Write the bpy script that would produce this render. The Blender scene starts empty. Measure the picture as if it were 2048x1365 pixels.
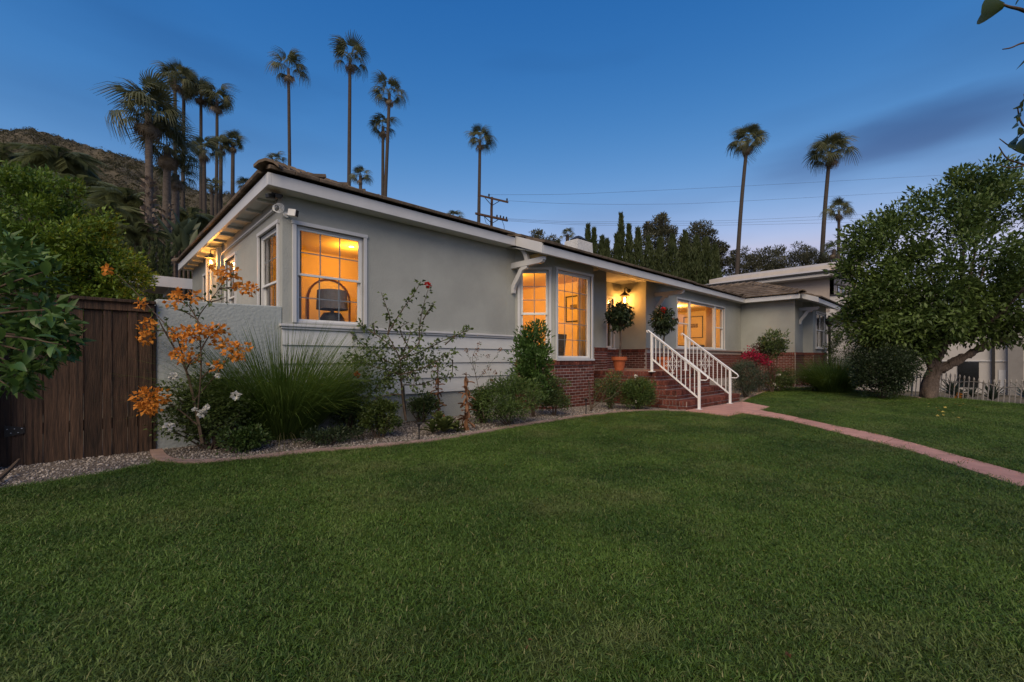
import bpy, bmesh, math, random
import numpy as np
from mathutils import Matrix, Vector
R = math.radians
random.seed(7)
rng = np.random.default_rng(7)
sc = bpy.context.scene
C = sc.collection

# ------------------------------------------------------------------ camera
FPX = 883.0; HOR = 718.0; EYE = 1.10; AZ = R(46.05)
cam = bpy.data.cameras.new('camera'); camo = bpy.data.objects.new('camera', cam); C.objects.link(camo)
cam.sensor_width = 36; cam.lens = FPX / 2048 * 36; cam.shift_y = 0.0173
cam.clip_start = 0.05; cam.clip_end = 3000
camo.location = (0, 0, EYE); camo.rotation_euler = (R(90), 0, AZ - R(90))
sc.camera = camo
# ------------------------------------------------------------------ sky, sun, exposure
SUN_EL, SUN_ROT = R(42), R(236)
w = bpy.data.worlds.new('World'); sc.world = w; w.use_nodes = True
nt = w.node_tree; nt.nodes.clear()
out = nt.nodes.new('ShaderNodeOutputWorld'); bg = nt.nodes.new('ShaderNodeBackground')
def at_dir(px, py):
    u = (px - 1024) / FPX; v = Vector((math.cos(AZ) + u * math.sin(AZ), math.sin(AZ) - u * math.cos(AZ), (HOR - py) / FPX)).normalized(); return (v.x + 0.125, v.y + 0.125, v.z + 0.05)
sky = nt.nodes.new('ShaderNodeTexSky'); sky.sky_type = 'NISHITA'; sky.sun_disc = False
sky.sun_elevation = SUN_EL; sky.sun_rotation = SUN_ROT; sky.air_density = 1.0; sky.dust_density = 0.6; sky.ozone_density = 2.5
tc = nt.nodes.new('ShaderNodeTexCoord'); mp = nt.nodes.new('ShaderNodeMapping'); mp.inputs['Scale'].default_value = (1.0, 1.0, 5.0); mp.inputs['Location'].default_value = (3.1, 0.4, 0.0)
nz = nt.nodes.new('ShaderNodeTexNoise'); nz.inputs['Scale'].default_value = 1.7; nz.inputs['Detail'].default_value = 4; nz.inputs['Roughness'].default_value = 0.45
cr = nt.nodes.new('ShaderNodeValToRGB'); cr.color_ramp.elements[0].position = 0.53; cr.color_ramp.elements[1].position = 0.74
mul = nt.nodes.new('ShaderNodeMath'); mul.operation = 'MULTIPLY'; mul.inputs[1].default_value = 0.3
mx = nt.nodes.new('ShaderNodeMix'); mx.data_type = 'RGBA'; mx.blend_type = 'MULTIPLY'
mx.inputs['B'].default_value = (0.55, 0.50, 0.56, 1)
nt.links.new(tc.outputs['Generated'], mp.inputs['Vector']); nt.links.new(mp.outputs[0], nz.inputs['Vector'])
nt.links.new(nz.outputs['Fac'], cr.inputs[0]); nt.links.new(cr.outputs['Color'], mul.inputs[0]); nt.links.new(mul.outputs[0], mx.inputs['Factor'])
# one soft dark evening cloud bank low in the sky toward the right, plus thin streaks
cd = (at_dir(1830, 285)); sub = nt.nodes.new('ShaderNodeVectorMath'); sub.operation = 'SUBTRACT'; sub.inputs[1].default_value = cd
nrm_ = nt.nodes.new('ShaderNodeVectorMath'); nrm_.operation = 'NORMALIZE'; scl = nt.nodes.new('ShaderNodeVectorMath'); scl.operation = 'MULTIPLY'; scl.inputs[1].default_value = (4.4, 4.4, 17.0)
lng = nt.nodes.new('ShaderNodeVectorMath'); lng.operation = 'LENGTH'; mrg = nt.nodes.new('ShaderNodeMapRange'); mrg.interpolation_type = 'SMOOTHSTEP'
mrg.inputs['From Min'].default_value = 1.35; mrg.inputs['From Max'].default_value = 0.15
nz2 = nt.nodes.new('ShaderNodeTexNoise'); nz2.inputs['Scale'].default_value = 3.0; nz2.inputs['Detail'].default_value = 3; wob = nt.nodes.new('ShaderNodeVectorMath'); wob.operation = 'MULTIPLY_ADD'; wob.inputs[1].default_value = (0.25, 0.25, 0.10)
nt.links.new(tc.outputs['Generated'], nrm_.inputs[0]); nt.links.new(mp.outputs[0], nz2.inputs['Vector']); nt.links.new(nz2.outputs['Color'], wob.inputs[0]); nt.links.new(nrm_.outputs[0], wob.inputs[2]); nt.links.new(wob.outputs[0], sub.inputs[0]); nt.links.new(sub.outputs[0], scl.inputs[0]); nt.links.new(scl.outputs[0], lng.inputs[0]); nt.links.new(lng.outputs['Value'], mrg.inputs['Value'])
mxm = nt.nodes.new('ShaderNodeMath'); mxm.operation = 'MAXIMUM'; nt.links.new(mul.outputs[0], mxm.inputs[0]); nt.links.new(mrg.outputs[0], mxm.inputs[1]); nt.links.new(mxm.outputs[0], mx.inputs['Factor'])
# dusk grade of the daylight sky: each channel k * (c / ref) ^ g, the same in every direction
sep = nt.nodes.new('ShaderNodeSeparateColor'); cmb = nt.nodes.new('ShaderNodeCombineColor')
for ch, (ref, kk, gm, top_) in enumerate(((1.70, 3.0, 2.7, 9.0), (2.97, 6.35, 1.30, 9.5), (5.0, 11.6, 0.76, 13.0))):
    d1 = nt.nodes.new('ShaderNodeMath'); d1.operation = 'DIVIDE'; d1.inputs[1].default_value = ref
    d2 = nt.nodes.new('ShaderNodeMath'); d2.operation = 'POWER'; d2.inputs[1].default_value = gm
    d3 = nt.nodes.new('ShaderNodeMath'); d3.operation = 'MULTIPLY'; d3.inputs[1].default_value = kk
    d4 = nt.nodes.new('ShaderNodeMath'); d4.operation = 'MINIMUM'; d4.inputs[1].default_value = top_
    nt.links.new(sep.outputs[ch], d1.inputs[0]); nt.links.new(d1.outputs[0], d2.inputs[0]); nt.links.new(d2.outputs[0], d3.inputs[0]); nt.links.new(d3.outputs[0], d4.inputs[0]); nt.links.new(d4.outputs[0], cmb.inputs[ch])
nt.links.new(sky.outputs[0], sep.inputs[0]); nt.links.new(cmb.outputs[0], mx.inputs['A'])
nt.links.new(mx.outputs['Result'], bg.inputs['Color']); nt.links.new(bg.outputs[0], out.inputs['Surface'])
bg.inputs['Strength'].default_value = 0.06
sl = bpy.data.lights.new('sun', 'SUN'); slo = bpy.data.objects.new('sun', sl); C.objects.link(slo)
sl.energy = 3.1; sl.angle = R(50); sl.color = (1.0, 0.81, 0.56)
sd = Vector((math.sin(SUN_ROT) * math.cos(SUN_EL), math.cos(SUN_ROT) * math.cos(SUN_EL), math.sin(SUN_EL)))
slo.rotation_euler = sd.to_track_quat('Z', 'Y').to_euler(); slo.location = (-20, -20, 30)
sc.view_settings.view_transform = 'Standard'; sc.view_settings.look = 'None'
sc.view_settings.exposure = 0.0; sc.view_settings.gamma = 1.0; sc.view_settings.use_curve_mapping = False

# ------------------------------------------------------------------ helpers
fw = np.array([math.cos(AZ), math.sin(AZ)]); rt = np.array([math.sin(AZ), -math.cos(AZ)])
def at(px, py, depth):
    u = (px - 1024) / FPX; p = (fw + u * rt) * depth
    return Vector((p[0], p[1], EYE + (HOR - py) * depth / FPX))
def gp(px, py, z=0.0):
    p = at(px, py, (EYE - z) * FPX / (py - HOR)); return Vector((p.x, p.y, z))
def xat(px, Y):
    u = (px - 1024) / FPX; d = fw + u * rt; return Y * d[0] / d[1]

MATS = {}
def mat(name, col, rough=0.7, var=0.15, scale=6.0, bump=0.0, bscale=None, spec=0.3, metal=0.0, objvar=0.0, col2=None, stretch=None, detail=6):
    if name in MATS: return MATS[name]
    m = bpy.data.materials.new(name); m.use_nodes = True; t = m.node_tree; b = t.nodes['Principled BSDF']
    b.inputs['Roughness'].default_value = rough; b.inputs['Metallic'].default_value = metal
    b.inputs['Specular IOR Level'].default_value = spec
    g = t.nodes.new('ShaderNodeNewGeometry'); mpn = t.nodes.new('ShaderNodeMapping')
    if stretch: mpn.inputs['Scale'].default_value = stretch
    t.links.new(g.outputs['Position'], mpn.inputs['Vector'])
    n = t.nodes.new('ShaderNodeTexNoise'); n.inputs['Scale'].default_value = scale; n.inputs['Detail'].default_value = detail; n.inputs['Roughness'].default_value = 0.6
    t.links.new(mpn.outputs[0], n.inputs['Vector'])
    r = t.nodes.new('ShaderNodeValToRGB')
    c2 = col2 if col2 else tuple(c * (1 + var) for c in col)
    c1 = tuple(c * (1 - var) for c in col)
    r.color_ramp.elements[0].color = (*c1, 1); r.color_ramp.elements[1].color = (*c2, 1)
    r.color_ramp.elements[0].position = 0.32; r.color_ramp.elements[1].position = 0.68
    t.links.new(n.outputs['Fac'], r.inputs[0]); src = r.outputs['Color']
    if objvar:
        oi = t.nodes.new('ShaderNodeObjectInfo'); hv = t.nodes.new('ShaderNodeHueSaturation'); mr = t.nodes.new('ShaderNodeMapRange')
        mr.inputs['To Min'].default_value = 1 - objvar; mr.inputs['To Max'].default_value = 1 + objvar
        t.links.new(oi.outputs['Random'], mr.inputs['Value']); t.links.new(mr.outputs[0], hv.inputs['Value']); t.links.new(src, hv.inputs['Color']); src = hv.outputs['Color']
    t.links.new(src, b.inputs['Base Color'])
    if bump:
        n2 = t.nodes.new('ShaderNodeTexNoise'); n2.inputs['Scale'].default_value = bscale or scale * 4; n2.inputs['Detail'].default_value = 5
        t.links.new(mpn.outputs[0], n2.inputs['Vector'])
        bp = t.nodes.new('ShaderNodeBump'); bp.inputs['Strength'].default_value = bump; bp.inputs['Distance'].default_value = 0.02
        t.links.new(n2.outputs['Fac'], bp.inputs['Height']); t.links.new(bp.outputs[0], b.inputs['Normal'])
    MATS[name] = m; return m
def leafmat(name, c1, c2, trans=0.25, rough=0.45, per='island', spec=0.3, cscale=1.3):
    if name in MATS: return MATS[name]
    m = bpy.data.materials.new(name); m.use_nodes = True; t = m.node_tree; b = t.nodes['Principled BSDF']; o = t.nodes['Material Output']
    g = t.nodes.new('ShaderNodeNewGeometry'); r = t.nodes.new('ShaderNodeValToRGB')
    r.color_ramp.elements[0].color = (*c1, 1); r.color_ramp.elements[1].color = (*c2, 1)
    n = t.nodes.new('ShaderNodeTexNoise'); n.inputs['Scale'].default_value = cscale; n.inputs['Detail'].default_value = 2
    t.links.new(g.outputs['Position'], n.inputs['Vector'])
    if per == 'island': rnd = g.outputs['Random Per Island']
    else:
        oi = t.nodes.new('ShaderNodeObjectInfo'); rnd = oi.outputs['Random']
    a = t.nodes.new('ShaderNodeMath'); a.operation = 'MULTIPLY_ADD'; a.inputs[1].default_value = 0.55
    s = t.nodes.new('ShaderNodeMath'); s.operation = 'MULTIPLY_ADD'; s.inputs[1].default_value = 1.2; s.inputs[2].default_value = -0.37
    t.links.new(n.outputs['Fac'], s.inputs[0]); t.links.new(rnd, a.inputs[0]); t.links.new(s.outputs[0], a.inputs[2]); t.links.new(a.outputs[0], r.inputs[0])
    t.links.new(r.outputs['Color'], b.inputs['Base Color']); b.inputs['Roughness'].default_value = rough; b.inputs['Specular IOR Level'].default_value = spec
    tr = t.nodes.new('ShaderNodeBsdfTranslucent'); t.links.new(r.outputs['Color'], tr.inputs['Color'])
    ms = t.nodes.new('ShaderNodeMixShader'); ms.inputs[0].default_value = trans
    t.links.new(b.outputs[0], ms.inputs[1]); t.links.new(tr.outputs[0], ms.inputs[2]); t.links.new(ms.outputs[0], o.inputs['Surface'])
    MATS[name] = m; return m
def patchy(m, col):
    """thin straw coloured patches of their own shape over a leaf material"""
    t = m.node_tree; b = t.nodes['Principled BSDF']; src = b.inputs['Base Color'].links[0].from_socket; g = t.nodes.new('ShaderNodeNewGeometry')
    n = t.nodes.new('ShaderNodeTexNoise'); n.inputs['Scale'].default_value = 0.75; n.inputs['Detail'].default_value = 7; n.inputs['Roughness'].default_value = 0.7; t.links.new(g.outputs['Position'], n.inputs['Vector'])
    r = t.nodes.new('ShaderNodeMapRange'); r.inputs['From Min'].default_value = 0.50; r.inputs['From Max'].default_value = 0.72; r.inputs['To Max'].default_value = 0.6; t.links.new(n.outputs['Fac'], r.inputs['Value'])
    isl = t.nodes.new('ShaderNodeMapRange'); isl.inputs['From Min'].default_value = 0.90; isl.inputs['From Max'].default_value = 0.93; isl.inputs['To Max'].default_value = 0.85; t.links.new(g.outputs['Random Per Island'], isl.inputs['Value'])
    mxx = t.nodes.new('ShaderNodeMath'); mxx.operation = 'MAXIMUM'; t.links.new(r.outputs[0], mxx.inputs[0]); t.links.new(isl.outputs[0], mxx.inputs[1])
    x = t.nodes.new('ShaderNodeMix'); x.data_type = 'RGBA'; x.inputs['B'].default_value = (*col, 1); t.links.new(mxx.outputs[0], x.inputs['Factor']); t.links.new(src, x.inputs['A']); t.links.new(x.outputs['Result'], b.inputs['Base Color'])
def emat(name, col, strength):
    m = bpy.data.materials.new(name); m.use_nodes = True; b = m.node_tree.nodes['Principled BSDF']
    b.inputs['Base Color'].default_value = (*col, 1); b.inputs['Emission Color'].default_value = (*col, 1); b.inputs['Emission Strength'].default_value = strength
    return m
def glassmat(name, tint=(1, 1, 1)):
    m = bpy.data.materials.new(name); m.use_nodes = True; t = m.node_tree; o = t.nodes['Material Output']; t.nodes.remove(t.nodes['Principled BSDF'])
    tr = t.nodes.new('ShaderNodeBsdfTransparent'); tr.inputs['Color'].default_value = (*tint, 1)
    gl = t.nodes.new('ShaderNodeBsdfGlossy'); gl.inputs['Roughness'].default_value = 0.02
    fr = t.nodes.new('ShaderNodeFresnel'); ge = t.nodes.new('ShaderNodeNewGeometry'); im = t.nodes.new('ShaderNodeMath'); im.operation = 'MULTIPLY_ADD'; im.inputs[1].default_value = 1/1.28 - 1.28; im.inputs[2].default_value = 1.28; t.links.new(ge.outputs['Backfacing'], im.inputs[0]); t.links.new(im.outputs[0], fr.inputs['IOR'])
    ms = t.nodes.new('ShaderNodeMixShader'); t.links.new(fr.outputs[0], ms.inputs[0]); t.links.new(tr.outputs[0], ms.inputs[1]); t.links.new(gl.outputs[0], ms.inputs[2]); t.links.new(ms.outputs[0], o.inputs['Surface'])
    return m

def link(o, parent=None):
    C.objects.link(o)
    if parent is not None:
        o.parent = parent
        if parent.type == 'EMPTY': o.matrix_parent_inverse = Matrix.Translation(-Vector(parent.location))
    return o
def tag(o, label=None, cat=None, group=None, kind=None):
    if label: o['label'] = label
    if cat: o['category'] = cat
    if group: o['group'] = group
    if kind: o['kind'] = kind
    return o
def thing(name, label, cat, loc=(0, 0, 0), group=None):
    o = bpy.data.objects.new(name, None); C.objects.link(o); o.location = loc; o.empty_display_size = 0.1
    return tag(o, label, cat, group)
def npmesh(name, v, f, k):
    me = bpy.data.meshes.new(name); v = np.asarray(v, dtype=np.float32).reshape(-1, 3); f = np.asarray(f, dtype=np.int32).reshape(-1, k)
    me.vertices.add(len(v)); me.vertices.foreach_set('co', v.ravel())
    me.loops.add(f.size); me.loops.foreach_set('vertex_index', f.ravel())
    me.polygons.add(len(f)); me.polygons.foreach_set('loop_start', np.arange(0, f.size, k, dtype=np.int32))
    me.update(calc_edges=True); return me
def npobj(name, v, f, k, m, parent=None):
    me = npmesh(name, v, f, k); me.materials.append(m)
    return link(bpy.data.objects.new(name, me), parent)

class Frame:      # wall frame: u along wall (left to right seen from outside), w inward, z up
    def __init__(s, p0, p1):
        s.o = np.array(p0[:2], float); d = np.array(p1[:2], float) - s.o; s.len = float(np.linalg.norm(d)); s.d = d / s.len; s.n = np.array([-s.d[1], s.d[0]])
    def P(s, u, w, z):
        p = s.o + s.d * u + s.n * w; return (p[0], p[1], z)
FX = Frame((0, 0), (1, 0))
class MB:
    def __init__(s): s.v = []; s.f = []
    def hexa(s, pts):
        i = len(s.v); s.v += [tuple(p) for p in pts]
        s.f += [(i, i+3, i+2, i+1), (i+4, i+5, i+6, i+7), (i, i+1, i+5, i+4), (i+1, i+2, i+6, i+5), (i+2, i+3, i+7, i+6), (i+3, i, i+4, i+7)]
        return s
    def box(s, x0, y0, z0, x1, y1, z1): return s.lbox(FX, x0, x1, y0, y1, z0, z1)
    def lbox(s, fr, u0, u1, w0, w1, z0, z1):
        return s.hexa([fr.P(u0, w0, z0), fr.P(u1, w0, z0), fr.P(u1, w1, z0), fr.P(u0, w1, z0), fr.P(u0, w0, z1), fr.P(u1, w0, z1), fr.P(u1, w1, z1), fr.P(u0, w1, z1)])
    def beam(s, p0, p1, wid, hei, up=(0, 0, 1)):
        p0 = Vector(p0); p1 = Vector(p1); d = (p1 - p0).normalized(); up = Vector(up); sd_ = d.cross(up)
        if sd_.length < 1e-4: sd_ = Vector((1, 0, 0))
        sd_.normalize(); up = sd_.cross(d).normalized(); a = sd_ * wid / 2; b = up * hei / 2
        return s.hexa([p0 - a - b, p0 + a - b, p0 + a + b, p0 - a + b, p1 - a - b, p1 + a - b, p1 + a + b, p1 - a + b])
    def tube(s, pts, rad, n=6, cap=True):
        pts = [Vector(p) for p in pts]; k = len(pts)
        if not hasattr(rad, '__len__'): rad = [rad] * k
        base = len(s.v); prev = None
        for i, p in enumerate(pts):
            t = (pts[min(i+1, k-1)] - pts[max(i-1, 0)]).normalized()
            a = t.cross(Vector((0, 0, 1))) if prev is None else (prev - t * prev.dot(t))
            if a.length < 1e-3: a = t.cross(Vector((1, 0, 0)))
            a.normalize(); prev = a; b = t.cross(a)
            for j in range(n):
                q = 2 * math.pi * j / n; s.v.append(tuple(p + (a * math.cos(q) + b * math.sin(q)) * rad[i]))
        for i in range(k - 1):
            for j in range(n):
                s.f.append((base+i*n+j, base+i*n+(j+1) % n, base+(i+1)*n+(j+1) % n, base+(i+1)*n+j))
        if cap:
            s.f.append(tuple(base + j for j in range(n))[::-1]); s.f.append(tuple(base+(k-1)*n+j for j in range(n)))
        return s
    def prism(s, poly, vec):
        i = len(s.v); n = len(poly); vec = Vector(vec)
        s.v += [tuple(p) for p in poly] + [tuple(Vector(p) + vec) for p in poly]
        s.f.append(tuple(range(i, i+n))); s.f.append(tuple(range(i+2*n-1, i+n-1, -1)))
        for j in range(n): s.f.append((i+j, i+(j+1) % n, i+n+(j+1) % n, i+n+j))
        return s
    def lathe(s, prof, c, n=16):
        i = len(s.v); c = Vector(c)
        for r, z in prof:
            for j in range(n):
                q = 2*math.pi*j/n; s.v.append((c.x + r*math.cos(q), c.y + r*math.sin(q), c.z + z))
        for k in range(len(prof)-1):
            for j in range(n): s.f.append((i+k*n+j, i+k*n+(j+1) % n, i+(k+1)*n+(j+1) % n, i+(k+1)*n+j))
        s.f.append(tuple(i+j for j in range(n))[::-1]); s.f.append(tuple(i+(len(prof)-1)*n+j for j in range(n)))
        return s
    def quad(s, *p): i = len(s.v); s.v += [tuple(q) for q in p]; s.f.append(tuple(range(i, i+len(p)))); return s
    def build(s, name, m, parent=None, bevel=0.0, smooth=False):
        me = bpy.data.meshes.new(name); me.from_pydata(s.v, [], s.f)
        bm = bmesh.new(); bm.from_mesh(me); bmesh.ops.recalc_face_normals(bm, faces=bm.faces); bm.to_mesh(me); bm.free()
        if smooth: me.polygons.foreach_set('use_smooth', [True]*len(me.polygons))
        me.materials.append(m); o = link(bpy.data.objects.new(name, me), parent)
        if bevel:
            b = o.modifiers.new('bevel', 'BEVEL'); b.width = bevel; b.segments = 2; b.limit_method = 'ANGLE'
        return o
def wallmesh(mb, fr, u0, u1, z0, z1, t, ops):
    us = sorted({u0, u1, *[o[0] for o in ops], *[o[1] for o in ops]}); zs = sorted({z0, z1, *[o[2] for o in ops], *[o[3] for o in ops]})
    def hole(a, b): return any(o[0] < a < o[1] and o[2] < b < o[3] for o in ops)
    for i in range(len(us)-1):
        for j in range(len(zs)-1):
            if hole((us[i]+us[i+1])/2, (zs[j]+zs[j+1])/2): continue
            for w_ in (0, t): mb.quad(fr.P(us[i], w_, zs[j]), fr.P(us[i+1], w_, zs[j]), fr.P(us[i+1], w_, zs[j+1]), fr.P(us[i], w_, zs[j+1]))
    for a, b, c, d in ops:
        mb.quad(fr.P(a, 0, c), fr.P(a, t, c), fr.P(a, t, d), fr.P(a, 0, d)); mb.quad(fr.P(b, 0, c), fr.P(b, t, c), fr.P(b, t, d), fr.P(b, 0, d))
        mb.quad(fr.P(a, 0, c), fr.P(b, 0, c), fr.P(b, t, c), fr.P(a, t, c)); mb.quad(fr.P(a, 0, d), fr.P(b, 0, d), fr.P(b, t, d), fr.P(a, t, d))
def inpoly(P, poly):
    x, y = P[:, 0], P[:, 1]; r = np.zeros(len(P), bool); n = len(poly); j = n - 1
    for i in range(n):
        xi, yi = poly[i][:2]; xj, yj = poly[j][:2]
        c = ((yi > y) != (yj > y)) & (x < (xj - xi) * (y - yi) / (yj - yi + 1e-12) + xi); r ^= c; j = i
    return r
# ---- leaves
def unit(a): return a / (np.linalg.norm(a, axis=1, keepdims=True) + 1e-9)
def leaf_arrays(P, D, L, W, up=0.8, fold=0.25, droop=0.15, nrm=None):
    n = len(P); D = unit(D); L = np.broadcast_to(L, (n,))[:, None]; W = np.broadcast_to(W, (n,))[:, None]
    U = rng.normal(size=(n, 3)) * 0.5; U[:, 2] += up
    if nrm is not None: U = U * 0.4 + nrm
    N = unit(U - (U * D).sum(1, keepdims=True) * D); S = np.cross(D, N)
    b = P; tip = P + D * L - N * L * droop; mid = P + D * L * 0.45; l = mid + S * W / 2 + N * W * fold; r = mid - S * W / 2 + N * W * fold
    v = np.stack([b, l, tip, r, mid], 1).reshape(-1, 3); i = np.arange(n)[:, None] * 5
    f = np.concatenate([i + np.array([[0, 4, 1]]), i + np.array([[1, 4, 2]]), i + np.array([[2, 4, 3]]), i + np.array([[3, 4, 0]])], 0)
    return v, f
def ballpts(c, r, n, shell=0.5):
    d = unit(rng.normal(size=(n, 3))); q = rng.random(n) ** shell; return np.array(c) + d * q[:, None] * np.array(r), d
def crown(name, centers, n, L, W, m, parent, rad=0.4, outward=0.8, upb=0.3, shell=0.5, up=0.8, droop=0.15, flat=0.8):
    """leaf mass built from leafy clumps"""
    Ps = []; Ds = []; centers = np.array(centers); k = len(centers); mid = centers.mean(0)
    cnt = rng.multinomial(n, np.ones(k) / k)
    for c, q in zip(centers, cnt):
        r = rad * (0.7 + 0.6 * rng.random()); p, d = ballpts(c, (r, r, r * flat), q, shell); o = c - mid; o = o / (np.linalg.norm(o) + 1e-6)
        Ps.append(p); Ds.append(d * 0.7 + o * outward * 0.5 + rng.normal(size=(q, 3)) * 0.4 + np.array([0, 0, upb]))
    P = np.concatenate(Ps); D = np.concatenate(Ds)
    v, f = leaf_arrays(P, D, L * (0.6 + 0.8 * rng.random(len(P))), W * (0.7 + 0.6 * rng.random(len(P))), up=up, droop=droop)
    o = npobj(name, v, f, 3, m, parent); o['kind'] = 'stuff'; return o
def ell_centers(c, r, n, seed_shell=0.33, zmin=-1.0):
    out_ = []
    while len(out_) < n:
        d = rng.normal(size=3); d /= np.linalg.norm(d); q = rng.random() ** seed_shell; p = d * q
        if p[2] < zmin: continue
        out_.append(np.array(c) + p * np.array(r) * (0.88 + 0.24 * rng.random()))
    return out_
def strips(P0, dirs, L, W, bend, nseg=4, gravity=None):
    """curved grass-like blades: P0 (n,3), dirs (n,3) start direction, droop outward"""
    n = len(P0); dirs = unit(dirs); h = dirs.copy(); h[:, 2] = 0; h = unit(h + 1e-6)
    S = np.cross(dirs, np.tile([0, 0, 1.0], (n, 1))); S = unit(S + rng.normal(size=(n, 3)) * 0.15)
    vs = []
    for k in range(nseg + 1):
        t = k / nseg; p = P0 + dirs * (L * t)[:, None] + h * (L * bend * t * t)[:, None] * 0.6 - np.array([0, 0, 1.0]) * (L * bend * t ** 2.4)[:, None]
        ww = W * (1 - t ** 1.6) * 0.5 + 0.0004
        vs += [p - S * ww[:, None], p + S * ww[:, None]]
    v = np.stack(vs, 1).reshape(-1, 3); m_ = 2 * (nseg + 1); i = np.arange(n)[:, None] * m_
    f = np.concatenate([i + np.array([[2*k, 2*k+1, 2*k+3, 2*k+2]]) for k in range(nseg)], 0)
    return v, f
def curve_pts(p0, p1, bow=(0, 0, 0), n=6):
    p0 = Vector(p0); p1 = Vector(p1); b = Vector(bow)
    return [p0.lerp(p1, i / (n-1)) + b * (4 * (i/(n-1)) * (1 - i/(n-1))) for i in range(n)]
def points_instances(name, pts, variants, smin, smax, m, tilt=0.2):
    """one object: vertices with mesh variants instanced by geometry nodes"""
    me = bpy.data.meshes.new(name); me.vertices.add(len(pts)); me.vertices.foreach_set('co', np.asarray(pts, np.float32).ravel()); me.update()
    o = link(bpy.data.objects.new(name, me)); me.materials.append(m)
    cl = bpy.data.collections.new(name + '_sources')
    for v in variants: cl.objects.link(v)
    g = bpy.data.node_groups.new(name, 'GeometryNodeTree')
    g.interface.new_socket('Geometry', in_out='INPUT', socket_type='NodeSocketGeometry'); g.interface.new_socket('Geometry', in_out='OUTPUT', socket_type='NodeSocketGeometry')
    N = g.nodes.new; gi = N('NodeGroupInput'); go = N('NodeGroupOutput'); ip = N('GeometryNodeInstanceOnPoints'); ci = N('GeometryNodeCollectionInfo')
    ci.inputs['Collection'].default_value = cl; ci.inputs['Separate Children'].default_value = True; ci.inputs['Reset Children'].default_value = True
    ip.inputs['Pick Instance'].default_value = True
    r1 = N('FunctionNodeRandomValue'); r1.data_type = 'FLOAT_VECTOR'; r1.inputs[0].default_value = (-tilt, -tilt, 0); r1.inputs[1].default_value = (tilt, tilt, 6.283)
    r2 = N('FunctionNodeRandomValue'); r2.data_type = 'FLOAT'; r2.inputs[2].default_value = smin; r2.inputs[3].default_value = smax; r2.inputs['Seed'].default_value = 5
    L_ = g.links.new; L_(gi.outputs[0], ip.inputs['Points']); L_(ci.outputs[0], ip.inputs['Instance']); L_(r1.outputs[0], ip.inputs['Rotation']); L_(r2.outputs[1], ip.inputs['Scale']); L_(ip.outputs[0], go.inputs[0])
    md = o.modifiers.new('instances', 'NODES'); md.node_group = g
    return o
# ------------------------------------------------------------------ materials
STUCCO = mat('stucco', (0.325, 0.335, 0.312), 0.9, 0.10, 1.1, bump=0.35, bscale=45, spec=0.1)
GWALL = mat('garden_stucco', (0.33, 0.36, 0.355), 0.9, 0.06, 2.5, bump=0.45, bscale=30, spec=0.1)
TRIM = mat('white_paint', (0.50, 0.505, 0.515), 0.5, 0.05, 3, bump=0.04, bscale=30)
SIDING = mat('siding_paint', (0.50, 0.51, 0.505), 0.6, 0.06, 3, bump=0.06, bscale=20)
BRICK = mat('brick_clay', (0.125, 0.042, 0.032), 0.85, 0.35, 14, bump=0.4, bscale=90, spec=0.1, objvar=0.35)
MORTAR = mat('mortar', (0.40, 0.34, 0.31), 0.95, 0.15, 20, bump=0.3, bscale=120, spec=0.05)
TILE = mat('roof_tile', (0.135, 0.105, 0.08), 0.9, 0.3, 7, bump=0.3, bscale=40, spec=0.1, objvar=0.25)
ROOFB = mat('roof_underlay', (0.045, 0.034, 0.028), 0.95, 0.2, 8)
IRONW = mat('white_iron', (0.75, 0.75, 0.74), 0.4, 0.04, 8, spec=0.4)
DARKM = mat('dark_metal', (0.03, 0.028, 0.026), 0.5, 0.2, 10, metal=0.3)
BLACKP = mat('black_plastic', (0.02, 0.02, 0.02), 0.5, 0.1, 10)
WHITEP = mat('white_plastic', (0.7, 0.7, 0.68), 0.4, 0.03, 8)
WOODG = mat('gate_wood', (0.028, 0.019, 0.014), 0.75, 0.5, 3.0, bump=0.5, bscale=9, stretch=(14, 14, 0.9), objvar=0.35, col2=(0.090, 0.050, 0.030))
WOODP = mat('pole_wood', (0.06, 0.035, 0.025), 0.9, 0.25, 6, bump=0.3, stretch=(6, 6, 1))
CONC = mat('pink_concrete', (0.42, 0.235, 0.195), 0.9, 0.16, 4, bump=0.25, bscale=60, spec=0.1, objvar=0.08)
KERB = mat('kerb_concrete', (0.27, 0.19, 0.165), 0.9, 0.2, 5, bump=0.3, bscale=50, spec=0.1)
SOIL = mat('lawn_soil', (0.032, 0.045, 0.014), 0.95, 0.4, 1.5, bump=0.4, bscale=40, spec=0.05)
GRAV = mat('gravel_bed', (0.13, 0.11, 0.095), 0.95, 0.45, 35, bump=0.8, bscale=70, spec=0.1)
STONE = mat('gravel_stone', (0.25, 0.22, 0.195), 0.85, 0.3, 9, spec=0.2, objvar=0.55)
DIRT = mat('dry_ground', (0.10, 0.085, 0.06), 0.95, 0.4, 0.6, bump=0.4, bscale=9)
TERRA = mat('terracotta', (0.36, 0.095, 0.035), 0.8, 0.12, 9, bump=0.1, bscale=60)
BARK = mat('bark', (0.085, 0.064, 0.052), 0.95, 0.6, 9, bump=1.0, bscale=11, stretch=(4, 4, 0.7))
TWIG = mat('twig', (0.075, 0.052, 0.036), 0.9, 0.3, 12)
PTRUNK = mat('palm_trunk', (0.105, 0.085, 0.07), 0.95, 0.3, 5, bump=0.8, bscale=10, stretch=(1, 1, 4))
PTRUNKD = mat('palm_trunk_dark', (0.055, 0.045, 0.038), 0.95, 0.3, 5, bump=0.5, bscale=9, stretch=(1, 1, 4))
ROOMW = mat('room_plaster', (0.76, 0.58, 0.30), 0.9, 0.03, 2)
ROOMF = mat('room_floor', (0.22, 0.12, 0.06), 0.5, 0.2, 4, stretch=(1, 8, 1))
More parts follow.
